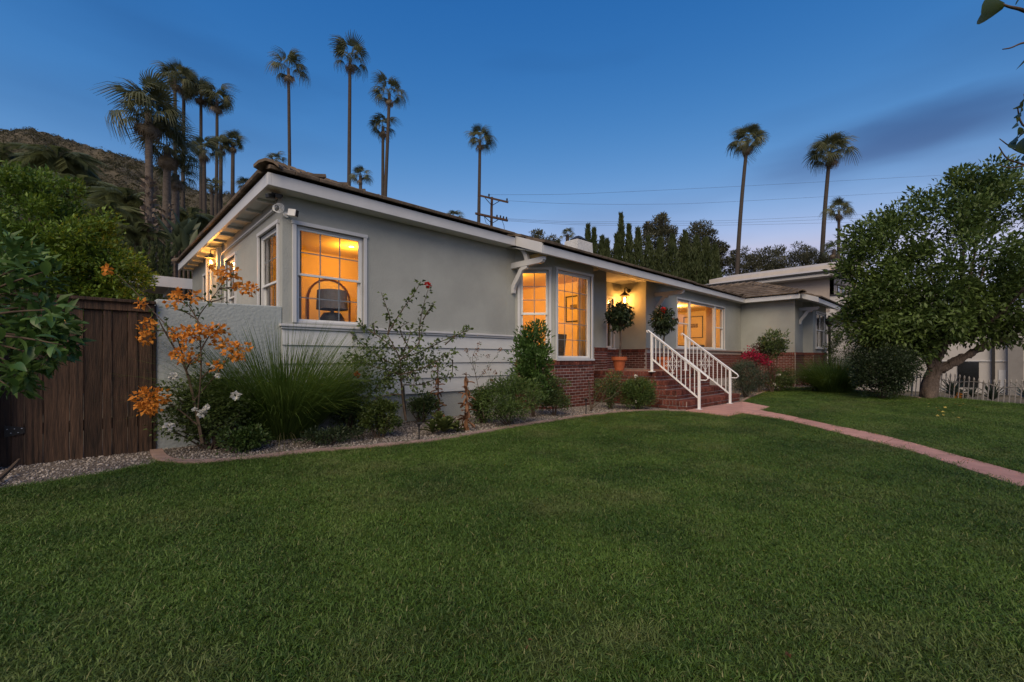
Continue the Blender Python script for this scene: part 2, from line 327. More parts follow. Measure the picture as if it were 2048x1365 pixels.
CURT = leafmat('curtain_linen', (0.52, 0.36, 0.17), (0.66, 0.48, 0.25), trans=0.6, rough=0.9, spec=0.05)
CURTD = mat('curtain_taupe', (0.16, 0.135, 0.10), 0.95, 0.12, 5, stretch=(9, 9, 0.5))
BEIGE = mat('beige_stucco', (0.48, 0.40, 0.33), 0.95, 0.06, 1.5, bump=0.3, bscale=25, spec=0.1)
PALEW = mat('pale_stucco', (0.42, 0.40, 0.38), 0.95, 0.05, 1.5, bump=0.3, bscale=25, spec=0.1)
NROOF = mat('pale_roof', (0.42, 0.38, 0.34), 0.9, 0.08, 2)
GLASS = glassmat('window_glass'); DGLASS = mat('dark_glass', (0.012, 0.013, 0.014), 0.08, 0.1, 3, spec=0.6)

# ------------------------------------------------------------------ ground, lawn, bed, path
def sheet(name, poly, z, m, kind='structure', thick=0.0, parent=None, label=None):
    mb = MB()
    if thick: mb.prism([(p[0], p[1], z - thick) for p in poly], (0, 0, thick))
    else: mb.quad(*[(p[0], p[1], z) for p in poly])
    o = mb.build(name, m, parent)
    if kind: o['kind'] = kind
    return o
# ground: a large grid, falling away on the neighbour's side
gx = np.concatenate([np.linspace(-900, -40, 8), np.linspace(-30, 60, 61), np.linspace(80, 1100, 8)]); gy = np.concatenate([np.linspace(-600, -30, 6), np.linspace(-20, 70, 61), np.linspace(90, 1300, 8)])
def lowside(x, y):   # drop beyond the lawn's right edge
    s = (x - 17.9) - 0.75 * (y - 1.0) * (1 if y < 1.0 else -0.6); return -0.45 * min(1.0, max(0.0, s / 2.5)) if y < 5 else 0.0
gv = [(x, y, -0.035 + lowside(x, y)) for y in gy for x in gx]; nx_ = len(gx)
gf = [(j*nx_+i, j*nx_+i+1, (j+1)*nx_+i+1, (j+1)*nx_+i) for j in range(len(gy)-1) for i in range(nx_-1)]
tag(npobj('ground', gv, gf, 4, DIRT), kind='structure')

KPX = [(312, 903), (322, 917), (350, 925), (430, 925), (600, 907), (720, 897), (850, 885), (940, 871), (1010, 858), (1090, 845), (1150, 836), (1230, 826), (1310, 822), (1372, 823)]
KW = [gp(*p) for p in KPX]
def smooth_poly(pts, k=4):
    o = []
    for i in range(len(pts)-1):
        p0 = pts[max(i-1, 0)]; p1 = pts[i]; p2 = pts[i+1]; p3 = pts[min(i+2, len(pts)-1)]
        for j in range(k):
            t = j / k; o.append(0.5 * ((2*p1) + (p2-p0)*t + (2*p0-5*p1+4*p2-p3)*t*t + (3*p1-p0-3*p2+p3)*t**3))
    return o + [pts[-1]]
KS = smooth_poly(KW)
BED = [(p.x, p.y) for p in KS] + [(9.3, 6.9), (6.7, 6.9), (0.6, 6.9)]
sheet('planting_bed', BED, -0.005, GRAV)
RPX = [(1484, 803), (1505, 793), (1540, 781), (1580, 776), (1640, 777), (1720, 782), (1790, 790), (1840, 797)]
RW = smooth_poly([gp(*p) for p in RPX])
RBED = [(p.x, p.y) for p in RW] + [(20.5, 3.2), (26, 4.0), (26, 7.0), (12.2, 6.9), (12.2, 4.4)]
sheet('planting_bed', RBED, -0.006, GRAV)
GATEBED = [gp(-160, 1010), gp(40, 972), gp(200, 948), gp(300, 930), gp(345, 922), (0.62, 6.5), (0.62, 8), (-1.6, 8), (-2.6, 6.0)]
sheet('gravel_strip', [(p[0], p[1]) for p in GATEBED], -0.004, GRAV)
# mow kerbs
def kerb(name, pts, wid, z1):
    o0 = None
    for i in range(0, len(pts)-1, 3):
        seg = pts[i:i+4]; mb = MB(); L_ = []; R_ = []
        for j, p in enumerate(seg):
            k_ = i + j; d = (pts[min(k_+1, len(pts)-1)] - pts[max(k_-1, 0)]); n = Vector((-d.y, d.x, 0)).normalized(); L_.append(p + n * wid/2); R_.append(p - n * wid/2)
        for j in range(len(seg)-1):
            e0 = 0.006 * (j == 0)
            a, b, c, d_ = L_[j], L_[j+1], R_[j+1], R_[j]
            mb.hexa([(q.x, q.y, -0.1) for q in (a, b, c, d_)] + [(q.x, q.y, z1 + 0.004*math.sin(i)) for q in (a, b, c, d_)])
        if o0 is None: o0 = mb.build(name, KERB); o0['kind'] = 'structure'
        else: mb.build('kerb_stone', KERB, o0)
kerb('kerb', KS, 0.115, 0.028); kerb('kerb', RW, 0.07, 0.02)
# landing and path slabs
LAND = [gp(*p) for p in [(1366, 823), (1380, 824.5), (1457, 834), (1486, 827.5), (1500, 829), (1540, 815), (1508, 809), (1484, 804.5)]]
pathb = MB()
PN = [gp(*p) for p in [(1486, 828), (1561, 840), (1595, 846.5), (1696, 872.5), (1830, 906), (2048, 978.5)]]; PF = [gp(*p) for p in [(1521, 821.5), (1585, 834), (1645, 847.5), (1740, 867), (1813, 884), (2048, 950)]]
PN.append(PN[-1] + (PN[-1] - PN[-2]) * 1.2); PF.append(PF[-1] + (PF[-1] - PF[-2]) * 1.2)
def resample(pts, n):
    ls = [0]
    for a, b in zip(pts, pts[1:]): ls.append(ls[-1] + (b - a).length)
    o = []
    for k in range(n):
        s = ls[-1] * k / (n-1); i = max(j for j in range(len(ls)) if ls[j] <= s + 1e-9); i = min(i, len(pts)-2); o.append(pts[i].lerp(pts[i+1], (s - ls[i]) / (ls[i+1] - ls[i])))
    return o
PN = resample(PN, 25); PF = resample(PF, 25)
PATHPOLY = [(p.x, p.y) for p in PN] + [(p.x, p.y) for p in PF[::-1]]; LANDPOLY = [(p.x, p.y) for p in LAND]
pth = sheet('path', PATHPOLY, -0.012, DIRT)
cuts = [0, 4, 8, 11, 15, 18, 21, 24]
for a, b in zip(cuts, cuts[1:]):
    q = []
    for i in range(a, b+1): q.append(PN[i])
    for i in range(b, a-1, -1): q.append(PF[i])
    c = sum(q, Vector()) / len(q); q = [c + (p - c) * 0.988 for p in q]
    sheet('slab', [(p.x, p.y) for p in q], 0.012 + 0.004 * random.random(), CONC, None, 0.06, pth)
lc = [(p.x, p.y) for p in LAND]
sheet('slab', [lc[0], lc[1], lc[2], lc[3], lc[7]], 0.018, CONC, None, 0.06, pth); sheet('slab', [lc[3], lc[4], lc[5], lc[6], lc[7]], 0.016, CONC, None, 0.06, pth)

LAWN = [(p.x - 0.0, p.y) for p in KS[4:]] + [gp(1484, 803)[:2]] + [(p.x, p.y) for p in RW[1:]] + [(17.9, 1.0), (16.2, -1.0), (13.5, -3.5), (9, -6), (-8, -8), (-9, 2)] + [tuple(gp(-160, 1010)[:2]), tuple(gp(40, 972)[:2]), tuple(gp(200, 948)[:2]), tuple(gp(300, 930)[:2])]
sheet('lawn', LAWN, 0.0, SOIL)
# grass
GRASS = leafmat('lawn_grass', (0.020, 0.055, 0.006), (0.130, 0.215, 0.034), trans=0.25, per='island', rough=0.5, cscale=1.1)
patchy(GRASS, (0.19, 0.185, 0.075))
tufts = []
for k in range(6):
    n = 90; P0 = np.zeros((n, 3)); P0[:, :2] = rng.normal(size=(n, 2)) * 0.05; d = rng.normal(size=(n, 3)) * 0.55; d[:, 2] = 1
    v, f = strips(P0, d, 0.013 + 0.024 * rng.random(n)**2, 0.0020 + 0.0014 * rng.random(n), 0.35 * np.ones(n), nseg=2)
    me = npmesh('grass_tuft', v, f, 4); me.materials.append(GRASS); tufts.append(bpy.data.objects.new('grass_tuft', me))
ex = [PATHPOLY, LANDPOLY]
gpts = []
for (dmin, dmax, dens) in ((0, 4, 640), (4, 7.5, 420), (7.5, 12, 260), (12, 22, 160)):
    x0, x1, y0, y1 = -4, 21, -5, 7.5; n = int((x1-x0)*(y1-y0)*dens); P = np.stack([x0 + (x1-x0)*rng.random(n), y0 + (y1-y0)*rng.random(n)], 1)
    dep = P @ fw; lat = P @ rt; dist = np.hypot(P[:, 0], P[:, 1])
    ok = (dist >= dmin) & (dist < dmax) & (dep > -0.3) & (np.abs(lat) < dep * 1.25 + (2.2 if dmax < 8 else 1.0)) & inpoly(P, LAWN)
    P = P[ok]
    for e in ex:
        jit = P + rng.normal(size=P.shape) * 0.028; P = P[~inpoly(jit, e)]
    gpts.append(P)
gpts = np.concatenate(gpts); gpts = np.c_[gpts, np.zeros(len(gpts))]
lg = points_instances('lawn_grass', gpts, tufts, 0.7, 1.35, GRASS, 0.25)
tag(lg, 'short dark green mown grass covering the front lawn', 'grass', kind='stuff')
# gravel stones
stones = []
for k in range(4):
    bm = bmesh.new(); bmesh.ops.create_icosphere(bm, subdivisions=1, radius=0.011)
    for v in bm.verts: v.co = Vector((v.co.x * (1 + 0.3*random.random()), v.co.y * 0.9, v.co.z * 0.6)) * (0.8 + 0.4 * random.random())
    me = bpy.data.meshes.new('stone'); bm.to_mesh(me); bm.free(); me.materials.append(STONE); stones.append(bpy.data.objects.new('stone', me))
for nm, poly, dens, zz in (('bed_gravel', BED, 1100, 0.0), ('bed_gravel', RBED, 130, 0.0), ('strip_gravel', [(p[0], p[1]) for p in GATEBED], 900, 0.0)):
    a = np.array(poly); lo = a.min(0); hi = a.max(0); n = int((hi-lo).prod() * dens); P = lo + (hi-lo) * rng.random((n, 2)); P = P[inpoly(P, poly)]; P = P[(P[:, 1] < 6.85) | (P[:, 0] > 12)]
    o = points_instances(nm, np.c_[P, np.full(len(P), zz)], stones, 0.4, 1.3, STONE, 1.0)
    tag(o, {'bed_gravel': 'pale pea gravel spread between the plants of the bed'}.get(nm, 'grey gravel strip lying in front of the wooden gate') if dens != 130 else 'pale gravel under the shrubs right of the brick steps', 'gravel', kind='stuff')
# ------------------------------------------------------------------ house
YF, XL, XB = 6.84, 2.023, 20.28
ZE = 3.442; ZT = 3.61; PITCH = 0.37
house = thing('house', 'long single storey grey green ranch house with white trim and lit windows', 'house', (2.0, 6.84, 0))
MUNT = mat('muntin_grey', (0.17, 0.20, 0.22), 0.5, 0.04, 5)
SASHM = mat('sash_white', (0.62, 0.63, 0.62), 0.5, 0.04, 5)
def window(parent, fr, u0, u1, z0, z1, lay, sill=True, casing=0.055, glass=GLASS, name='window'):
    """lay: list of sashes (ua,ub,za,zb,cols,rows,w) as fractions"""
    mb = MB(); c = casing
    mb.lbox(fr, u0-c, u0, -0.028, 0.02, z0, z1); mb.lbox(fr, u1, u1+c, -0.028, 0.02, z0, z1); mb.lbox(fr, u0-c-0.012, u1+c+0.012, -0.034, 0.02, z1, z1+c)
    if sill: mb.lbox(fr, u0-c-0.02, u1+c+0.02, -0.06, 0.02, z0-0.045, z0)
    t = 0.028
    mb.lbox(fr, u0, u0+t, 0.021, 0.13, z0, z1); mb.lbox(fr, u1-t, u1, 0.021, 0.13, z0, z1); mb.lbox(fr, u0+t, u1-t, 0.021, 0.13, z1-t, z1); mb.lbox(fr, u0+t, u1-t, 0.021, 0.13, z0, z0+t)
    wo = mb.build(name, TRIM, parent, bevel=0.004)
    iu0, iu1, iz0, iz1 = u0+t, u1-t, z0+t, z1-t
    for (a, b, c0, c1, cols, rows, wv) in lay:
        ua = iu0 + (iu1-iu0)*a; ub = iu0 + (iu1-iu0)*b; za = iz0 + (iz1-iz0)*c0; zb = iz0 + (iz1-iz0)*c1; s = 0.034
        m2 = MB(); m2.lbox(fr, ua, ua+s, wv, wv+0.03, za, zb); m2.lbox(fr, ub-s, ub, wv, wv+0.03, za, zb); m2.lbox(fr, ua+s, ub-s, wv, wv+0.03, za, za+s); m2.lbox(fr, ua+s, ub-s, wv, wv+0.03, zb-s, zb)
        m2.build('sash', SASHM, wo, bevel=0.003)
        m3 = MB(); m3.lbox(fr, ua+s, ub-s, wv+0.013, wv+0.017, za+s, zb-s); m3.build('pane', glass, wo)
        for k in range(1, cols):
            u = ua+s + (ub-ua-2*s)*k/cols; MB().lbox(fr, u-0.008, u+0.008, wv+0.018, wv+0.024, za+s, zb-s).build('muntin', MUNT, wo)
        for k in range(1, rows):
            z = za+s + (zb-za-2*s)*k/rows; MB().lbox(fr, ua+s, ub-s, wv+0.0245, wv+0.0285, z-0.008, z+0.008).build('muntin', MUNT, wo)
    return wo
HUNG = lambda c, r: [(0, 1, 0.49, 1, c, r, 0.03), (0, 1, 0, 0.52, c, r, 0.065)]
fA = Frame((XL, YF), (6.684, YF)); fS = Frame((XL, 14.3), (XL, YF)); fBl = Frame((6.684, YF), (7.29, 6.235)); fBf = Frame((7.29, 6.235), (8.71, 6.235)); fBr = Frame((8.71, 6.235), (9.315, YF))
fC = Frame((9.315, YF), (10.15, YF)); fRl = Frame((10.15, YF), (10.15, 7.69)); fRb = Frame((10.15, 7.69), (12.25, 7.69)); fRr = Frame((12.25, 7.69), (12.25, YF)); fW = Frame((12.25, YF), (XB, YF))
fG = Frame((XB, YF), (XB, 4.83)); fGf = Frame((XB, 4.83), (21.5, 4.83)); fGl = Frame((21.5, 4.83), (21.8, 4.54)); fGw = Frame((21.8, 4.54), (24.2, 4.54)); fGr = Frame((24.2, 4.54), (24.5, 4.83)); fE = Frame((24.5, 4.83), (24.5, 14.3)); fK = Frame((24.5, 14.3), (XL, 14.3))
W1 = (0.185, 1.215, 1.63, 3.06); WS = [(14.3-7.99, 14.3-7.03, 1.45, 3.07), (14.3-10.36, 14.3-9.57, 1.55, 3.05), (14.3-12.65, 14.3-11.89, 1.55, 3.05)]
WBL = (0.11, 0.73, 1.12, 3.02); WBF = (0.09, 1.32, 1.10, 3.04); WT = (14.30-12.25, 18.39-12.25, 1.47, 3.12); WG = (0.5, 2.27, 1.56, 3.08); WD = (1.28, 1.62, 1.43, 2.95)
TH = 0.16
for fr, ops, z0, nm in ((fA, [W1], 0, 'wall'), (fS, WS, 0, 'wall'), (fBl, [WBL], 1.08, 'bay_wall'), (fBf, [WBF], 1.08, 'bay_wall'), (fBr, [], 1.08, 'bay_wall'), (fC, [], 0, 'wall'), (fRl, [], 0, 'wall'), (fRb, [WD], 0, 'wall'), (fRr, [], 0, 'wall'), (fW, [WT], 0, 'wall'), (fG, [], 0, 'wall'), (fGf, [], 0, 'wall'), (fGl, [], 0, 'bay_wall'), (fGw, [WG], 0, 'bay_wall'), (fGr, [], 0, 'bay_wall'), (fE, [], 0, 'wall'), (fK, [], 0, 'wall')):
    mb = MB(); wallmesh(mb, fr, 0, fr.len, z0, ZE + 0.06, TH, ops); mb.build(nm, STUCCO, house)
window(house, fA, *W1, HUNG(3, 2), sill=False)
for i, q in enumerate(WS): window(house, fS, *q, HUNG(2, 2), sill=True)
window(house, fBl, *WBL, HUNG(2, 3)); window(house, fBf, *WBF, [(0, 1, 0, 1, 4, 5, 0.05)])
tw = window(house, fW, *WT, [(0, 0.235, 0.5, 1, 1, 1, 0.03), (0, 0.235, 0, 0.53, 1, 1, 0.06), (0.235, 0.775, 0, 1, 1, 1, 0.04), (0.775, 1, 0.5, 1, 1, 1, 0.03), (0.775, 1, 0, 0.53, 1, 1, 0.06)])
for fq in (0.235, 0.775):
    u = WT[0] + (WT[1]-WT[0])*fq; MB().lbox(fW, u-0.045, u+0.045, -0.02, 0.03, WT[2], WT[3]).build('mullion', TRIM, tw)
window(house, fGw, *WG, [(0, 0.5, 0.5, 1, 1, 2, 0.03), (0, 0.5, 0, 0.53, 1, 2, 0.06), (0.5, 1, 0.5, 1, 1, 2, 0.03), (0.5, 1, 0, 0.53, 1, 2, 0.06)])
window(house, fRb, *WD, [(0, 1, 0, 1, 1, 1, 0.04)], casing=0.07, name='sidelight')
# front door in the recess
dr = MB().lbox(fRb, 0.2, 1.1, -0.03, 0.0, 0.81, 2.95).build('door', mat('door_paint', (0.05, 0.04, 0.035), 0.5, 0.1, 3), house, bevel=0.006)
MB().tube([fRb.P(1.02, -0.035, 1.75), fRb.P(1.02, -0.08, 1.75), fRb.P(0.92, -0.08, 1.75)], 0.011).build('handle', DARKM, dr)
# sill board and siding on the left front (and the garden wall below)
MB().lbox(fA, -0.045, fA.len, -0.075, 0.0, 1.565, 1.60).lbox(fA, -0.025, fA.len, -0.052, 0.0, 1.53, 1.565).build('sill_board', TRIM, house, bevel=0.006)
zs = [0.485, 0.755, 1.03, 1.30, 1.53]
for a, b in zip(zs, zs[1:]):
    mb = MB(); u0, u1 = -0.012, fA.len
    mb.hexa([fA.P(u0, -0.045, a), fA.P(u1, -0.045, a), fA.P(u1, 0.0, a), fA.P(u0, 0.0, a), fA.P(u0, -0.022, b-0.004), fA.P(u1, -0.022, b-0.004), fA.P(u1, 0.0, b-0.004), fA.P(u0, 0.0, b-0.004)])
    mb.build('siding_board', SIDING, house)
MB().lbox(fA, 4.42, 4.66, -0.006, 0.0, 1.6, 3.44).build('corner_panel', STUCCO, house)
# soffits, fascias
SOFF = mat('soffit_paint', (0.56, 0.57, 0.54), 0.8, 0.05, 4)
FX0, FX1, FY0, FY1 = 1.754, 25.0, 6.54, 14.6; GX0, GY0 = 19.85, 4.51; PX0, PX1, PY = 6.40, 13.17, 5.80
dz = (FY0 - PY) * PITCH
def fascia(p0, p1, zb0, zb1, h=0.168, t=0.045):
    d = Vector((p1[0]-p0[0], p1[1]-p0[1], 0)).normalized(); n = Vector((-d.y, d.x, 0)) * t
    a0 = Vector((p0[0], p0[1], zb0)); a1 = Vector((p1[0], p1[1], zb1)); up = Vector((0, 0, h))
    return MB().hexa([a0, a1, a1+n, a0+n, a0+up, a1+up, a1+n+up, a0+n+up]).build('fascia', TRIM, house, bevel=0.004)
fascia((FX0, FY1), (FX0, FY0), ZE, ZE); fascia((FX0+0.045, FY0), (PX0, FY0), ZE, ZE); fascia((PX0, FY0), (PX0, PY), ZE, ZE-dz, 0.20); fascia((PX0+0.045, PY), (PX1, PY), ZE-dz, ZE-dz)
fascia((PX1, PY+0.045), (PX1, FY0), ZE-dz, ZE, 0.17); fascia((PX1, FY0), (GX0, FY0), ZE, ZE); fascia((GX0, FY0+0.045), (GX0, GY0), ZE, ZE)
GPY = 4.0; gdz = (GY0-GPY)*PITCH
fascia((GX0, GY0), (20.05, GY0), ZE, ZE); fascia((20.05, GY0), (20.05, GPY), ZE, ZE-gdz, 0.19); fascia((20.095, GPY), (FX1, GPY), ZE-gdz, ZE-gdz); fascia((FX1, GPY), (FX1, FY1), ZE, ZE)
mb = MB()
mb.box(FX0+0.046, FY0+0.046, ZE+0.012, PX0, YF+0.1, ZE+0.03); mb.box(PX0, YF-0.02, ZE+0.012, PX1, YF+0.9, ZE+0.03); mb.box(PX1, FY0+0.046, ZE+0.012, GX0+0.5, YF+0.1, ZE+0.03); mb.box(GX0+0.046, GY0+0.046, ZE+0.014, XB+0.1, FY0+0.04, ZE+0.032)
mb.box(XB+0.11, GY0+0.046, ZE+0.013, FX1-0.05, 5.0, ZE+0.031)
mb.build('soffit', SOFF, house)
def slab4(a, b, c, d, t): return [a, b, c, d] + [tuple(Vector(q) + Vector((0, 0, t))) for q in (a, b, c, d)]
MB().hexa(slab4((PX0+0.046, PY+0.046, ZE-dz+0.012), (PX1, PY+0.046, ZE-dz+0.012), (PX1, YF+0.02, ZE+0.012 + (YF-FY0)*0.1), (PX0+0.046, YF+0.02, ZE+0.012 + (YF-FY0)*0.1), 0.02)).build('porch_soffit', SOFF, house)
MB().hexa(slab4((20.1, GPY+0.046, ZE-gdz+0.012), (FX1, GPY+0.046, ZE-gdz+0.012), (FX1, GY0+0.04, ZE+0.01), (20.1, GY0+0.04, ZE+0.01), 0.02)).build('porch_soffit', SOFF, house)
# rafter tails under the left eave (boards across the overhang)
k = 7.25
while k < 14.3:
    MB().box(FX0+0.046, k, ZE-0.022, XL+0.02, k+0.04, ZE+0.02).build('rafter_tail', SOFF, house); k += 0.62
MB().box(FX0+0.046, FY0+0.36, ZE+0.021, XL+0.02, FY1, ZE+0.04).build('eave_boards', SOFF, house)
# roof planes
RY = (FY0+FY1)/2; RZ = ZT + (RY-FY0)*PITCH; RX0 = FX0 + (RY-FY0); GRX = (GX0+FX1)/2; GZ = ZT + (GRX-GX0)*PITCH; GRY = GY0 + (GRX-GX0); GYV = FY0 + (GRX-GX0)
rb = MB(); e = 0.02
rb.quad((FX0, FY0, ZT), (GX0, FY0, ZT), (GRX, GYV, GZ), (GRX, RY, RZ), (RX0, RY, RZ))
rb.quad((FX0, FY0, ZT), (RX0, RY, RZ), (FX0, FY1, ZT)); rb.quad((FX0, FY1, ZT), (RX0, RY, RZ), (GRX, RY, RZ), (FX1, FY1, ZT))
rb.quad((GX0, FY0, ZT), (GX0, GY0, ZT), (GRX, GRY, GZ), (GRX, GYV, GZ)); rb.quad((GX0, GY0, ZT), (FX1, GY0, ZT), (GRX, GRY, GZ)); rb.quad((FX1, GY0, ZT), (FX1, FY1, ZT), (GRX, GYV, GZ), (GRX, GRY, GZ)); rb.quad((FX1, FY1, ZT), (GRX, RY, RZ), (GRX, GYV, GZ))
rb.quad((PX0, PY, ZT-dz), (PX1, PY, ZT-dz), (PX1, FY0, ZT), (PX0, FY0, ZT)); rb.quad((20.05, GPY, ZT-gdz), (FX1, GPY, ZT-gdz), (FX1, GY0, ZT), (20.05, GY0, ZT))
roof = rb.build('roof', ROOFB, house)
# roof tiles
def tilemesh(wd, ln, th):
    bm = bmesh.new(); bmesh.ops.create_cube(bm, size=1.0)
    for v in bm.verts: v.co = Vector((v.co.x * wd, (v.co.y + 0.5) * ln, (v.co.z + 0.5) * th))
    bmesh.ops.bevel(bm, geom=[e_ for e_ in bm.edges if all(v.co.y < 0.01 for v in e_.verts)], offset=0.007, segments=1, affect='EDGES')
    me = bpy.data.meshes.new('roof_tile'); bm.to_mesh(me); bm.free(); me.materials.append(TILE); return me
TM = tilemesh(0.322, 0.42, 0.05)
ntile = [0]
stuff_tiles = MB()
def put_tile(org, ax, ay, az, single):
    M4 = Matrix(((ax.x, ay.x, az.x, org.x), (ax.y, ay.y, az.y, org.y), (ax.z, ay.z, az.z, org.z), (0, 0, 0, 1)))
    if single and ntile[0] < 298:
        o = bpy.data.objects.new('roof_tile', TM); C.objects.link(o); o.parent = roof; o.matrix_local = M4; ntile[0] += 1
    else:
        h = [(-0.158, 0, 0), (0.158, 0, 0), (0.158, 0.42, 0), (-0.158, 0.42, 0), (-0.158, 0, 0.05), (0.158, 0, 0.05), (0.158, 0.42, 0.05), (-0.158, 0.42, 0.05)]
        stuff_tiles.hexa([M4 @ Vector(q) for q in h])
def tile_plane(p0, udir, slopedir, length, nrows, lo, hi, first_single=True, all_single=False, start=0, stag=True):
    """udir along eave, slopedir plan direction uphill; lo(r)/hi(r): extent along u for row distance r (plan)"""
    u = Vector(udir); s = Vector((slopedir[0], slopedir[1], PITCH)).normalized(); n = u.cross(s); n = n if n.z > 0 else -n
    tlt = 0.11; s2 = (s + n * -tlt).normalized(); s2 = s2; n2 = n
    s2 = (s - n * tlt).normalized(); n2 = (n + s * tlt).normalized(); ax = s2.cross(n2).normalized()
    for r in range(start, nrows):
        dist = r * 0.345; pl = dist / math.sqrt(1 + PITCH**2); a, b = lo(pl), hi(pl); q = a + 0.165 + (0.16 if (stag and r % 2) else 0)
        while q < b - 0.05:
            org = Vector(p0) + u * q + s * (dist - 0.05) + n * 0.050
            put_tile(org, ax, s2, n2, all_single or (first_single and r == 0)); q += 0.327
X_ = (1, 0, 0)
tile_plane((GX0, FY0, ZT), (0, -1, 0), (1, 0), 0, 8, lambda p: -p*1.0 if False else 0 - p, lambda p: (FY0-GY0) - p, all_single=True)
tile_plane((FX0, FY0, ZT), X_, (0, 1), 0, 1, lambda p: p, lambda p: PX0-FX0-p*0)
tile_plane((PX0, PY, ZT-dz), X_, (0, 1), 0, 1, lambda p: 0, lambda p: PX1-PX0)
tile_plane((PX1, FY0, ZT), X_, (0, 1), 0, 1, lambda p: 0, lambda p: GX0-PX1+p)
tile_plane((FX0, FY1, ZT), (0, -1, 0), (1, 0), 0, 1, lambda p: p, lambda p: (FY1-FY0)-p)
tile_plane((20.05, GPY, ZT-gdz), X_, (0, 1), 0, 1, lambda p: 0, lambda p: FX1-20.05)
tile_plane((FX0, FY0, ZT), X_, (0, 1), 0, 13, lambda p: p, lambda p: GX0-FX0+min(p, GRX-GX0), first_single=False, start=1)
tile_plane((PX0, PY, ZT-dz), X_, (0, 1), 0, 3, lambda p: 0, lambda p: PX1-PX0, first_single=False, start=1)
tile_plane((FX0, FY1, ZT), (0, -1, 0), (1, 0), 0, 12, lambda p: p, lambda p: (FY1-FY0)-p, first_single=False, start=1)
tile_plane((20.05, GPY, ZT-gdz), X_, (0, 1), 0, 8, lambda p: max(0, p-0.4), lambda p: FX1-20.05-max(0, p-0.4), first_single=False, start=1)
# hip and ridge caps
def cap_mesh():
    pr = [(-0.17, -0.075), (-0.10, -0.018), (0, 0.012), (0.10, -0.018), (0.17, -0.075)]; mb = MB(); t = 0.038
    poly = [(x, 0, z) for x, z in pr] + [(x, 0, z + t) for x, z in pr[::-1]]
    mb.prism(poly, (0, 0.46, 0)); o = mb.build('hip_tile', TILE); me = o.data; bpy.data.objects.remove(o); return me
CM = cap_mesh()
def caps(p0, p1, lift=0.09):
    p0 = Vector(p0); p1 = Vector(p1); d = (p1-p0).normalized(); ax = d.cross(Vector((0, 0, 1))).normalized(); n = ax.cross(d); L_ = (p1-p0).length; k = 0.0
    d2 = (d - n*0.16).normalized(); n2 = (n + d*0.16).normalized()
    while k < L_:
        q = p0 + d*(k - 0.02) + n*(lift + 0.035) + ax * random.uniform(-0.008, 0.008)
        o = bpy.data.objects.new('hip_tile', CM); C.objects.link(o); o.parent = roof; o.matrix_local = Matrix(((ax.x, d2.x, n2.x, q.x), (ax.y, d2.y, n2.y, q.y), (ax.z, d2.z, n2.z, q.z), (0, 0, 0, 1))); k += 0.30
caps((FX0, FY0, ZT), (RX0, RY, RZ)); caps((GX0, GY0, ZT), (GRX, GRY, GZ)); caps((GRX, GRY, GZ), (GRX, GYV, GZ)); caps((RX0, RY, RZ), (GRX, RY, RZ)); caps((FX0, FY1, ZT), (RX0, RY, RZ))
st = stuff_tiles.build('roof_tiles', TILE, house); st['kind'] = 'stuff'
# brackets
def bracket(px, y0, y1, zb, wall_z0, parent, up=True):
    t = 0.085; fr = Frame((px, y0), (px, y1))   # u outwards
    L_ = fr.len; P = lambda u, z: fr.P(u, -t/2, z); vec = Vector((fr.n[0]*t, fr.n[1]*t, 0))
    mb = MB(); mb.prism([P(-0.02, zb), P(L_*0.9, zb), P(L_*0.96, zb+0.02), P(L_*0.97, zb+0.05), P(L_, zb+0.055), P(L_, zb+0.12), P(-0.02, zb+0.12)], vec)
    b = mb.build('bracket', TRIM, parent, bevel=0.006)
    # S-shaped brace below
    h = zb - wall_z0; a = [(0.0, wall_z0), (0.075, wall_z0), (0.085, wall_z0+h*0.16), (0.12, wall_z0+h*0.30), (0.20, wall_z0+h*0.48), (0.27, wall_z0+h*0.66), (0.33, wall_z0+h*0.84), (0.46, wall_z0+h*0.90), (0.47, zb-0.001)]
    c = [(0.30, zb-0.001), (0.235, wall_z0+h*0.92), (0.17, wall_z0+h*0.75), (0.10, wall_z0+h*0.58), (0.03, wall_z0+h*0.42), (0.0, wall_z0+h*0.30)]
    v2 = vec*0.86; mb = MB(); mb.prism([Vector(P(u, z)) + vec*0.07 for u, z in a + c], v2); mb.build('brace', TRIM, b, bevel=0.006)
    if up:
        zz = ZE-0.02; mb = MB(); q = [(0.40, zb+0.121), (0.50, zb+0.121), (0.475, zb+0.22), (0.40, zz-0.06), (0.32, zz), (0.22, zz), (0.32, zb+0.30), (0.38, zb+0.20)]
        mb.prism([Vector(P(u, z)) + vec*0.07 for u, z in q], v2); mb.build('brace', TRIM, b, bevel=0.006)
bracket(6.60, YF, 5.90, 3.03, 2.50, house); bracket(12.80, YF, 5.90, 3.03, 2.50, house, False); bracket(20.9, 4.83, 4.15, 3.05, 2.5, house, False)
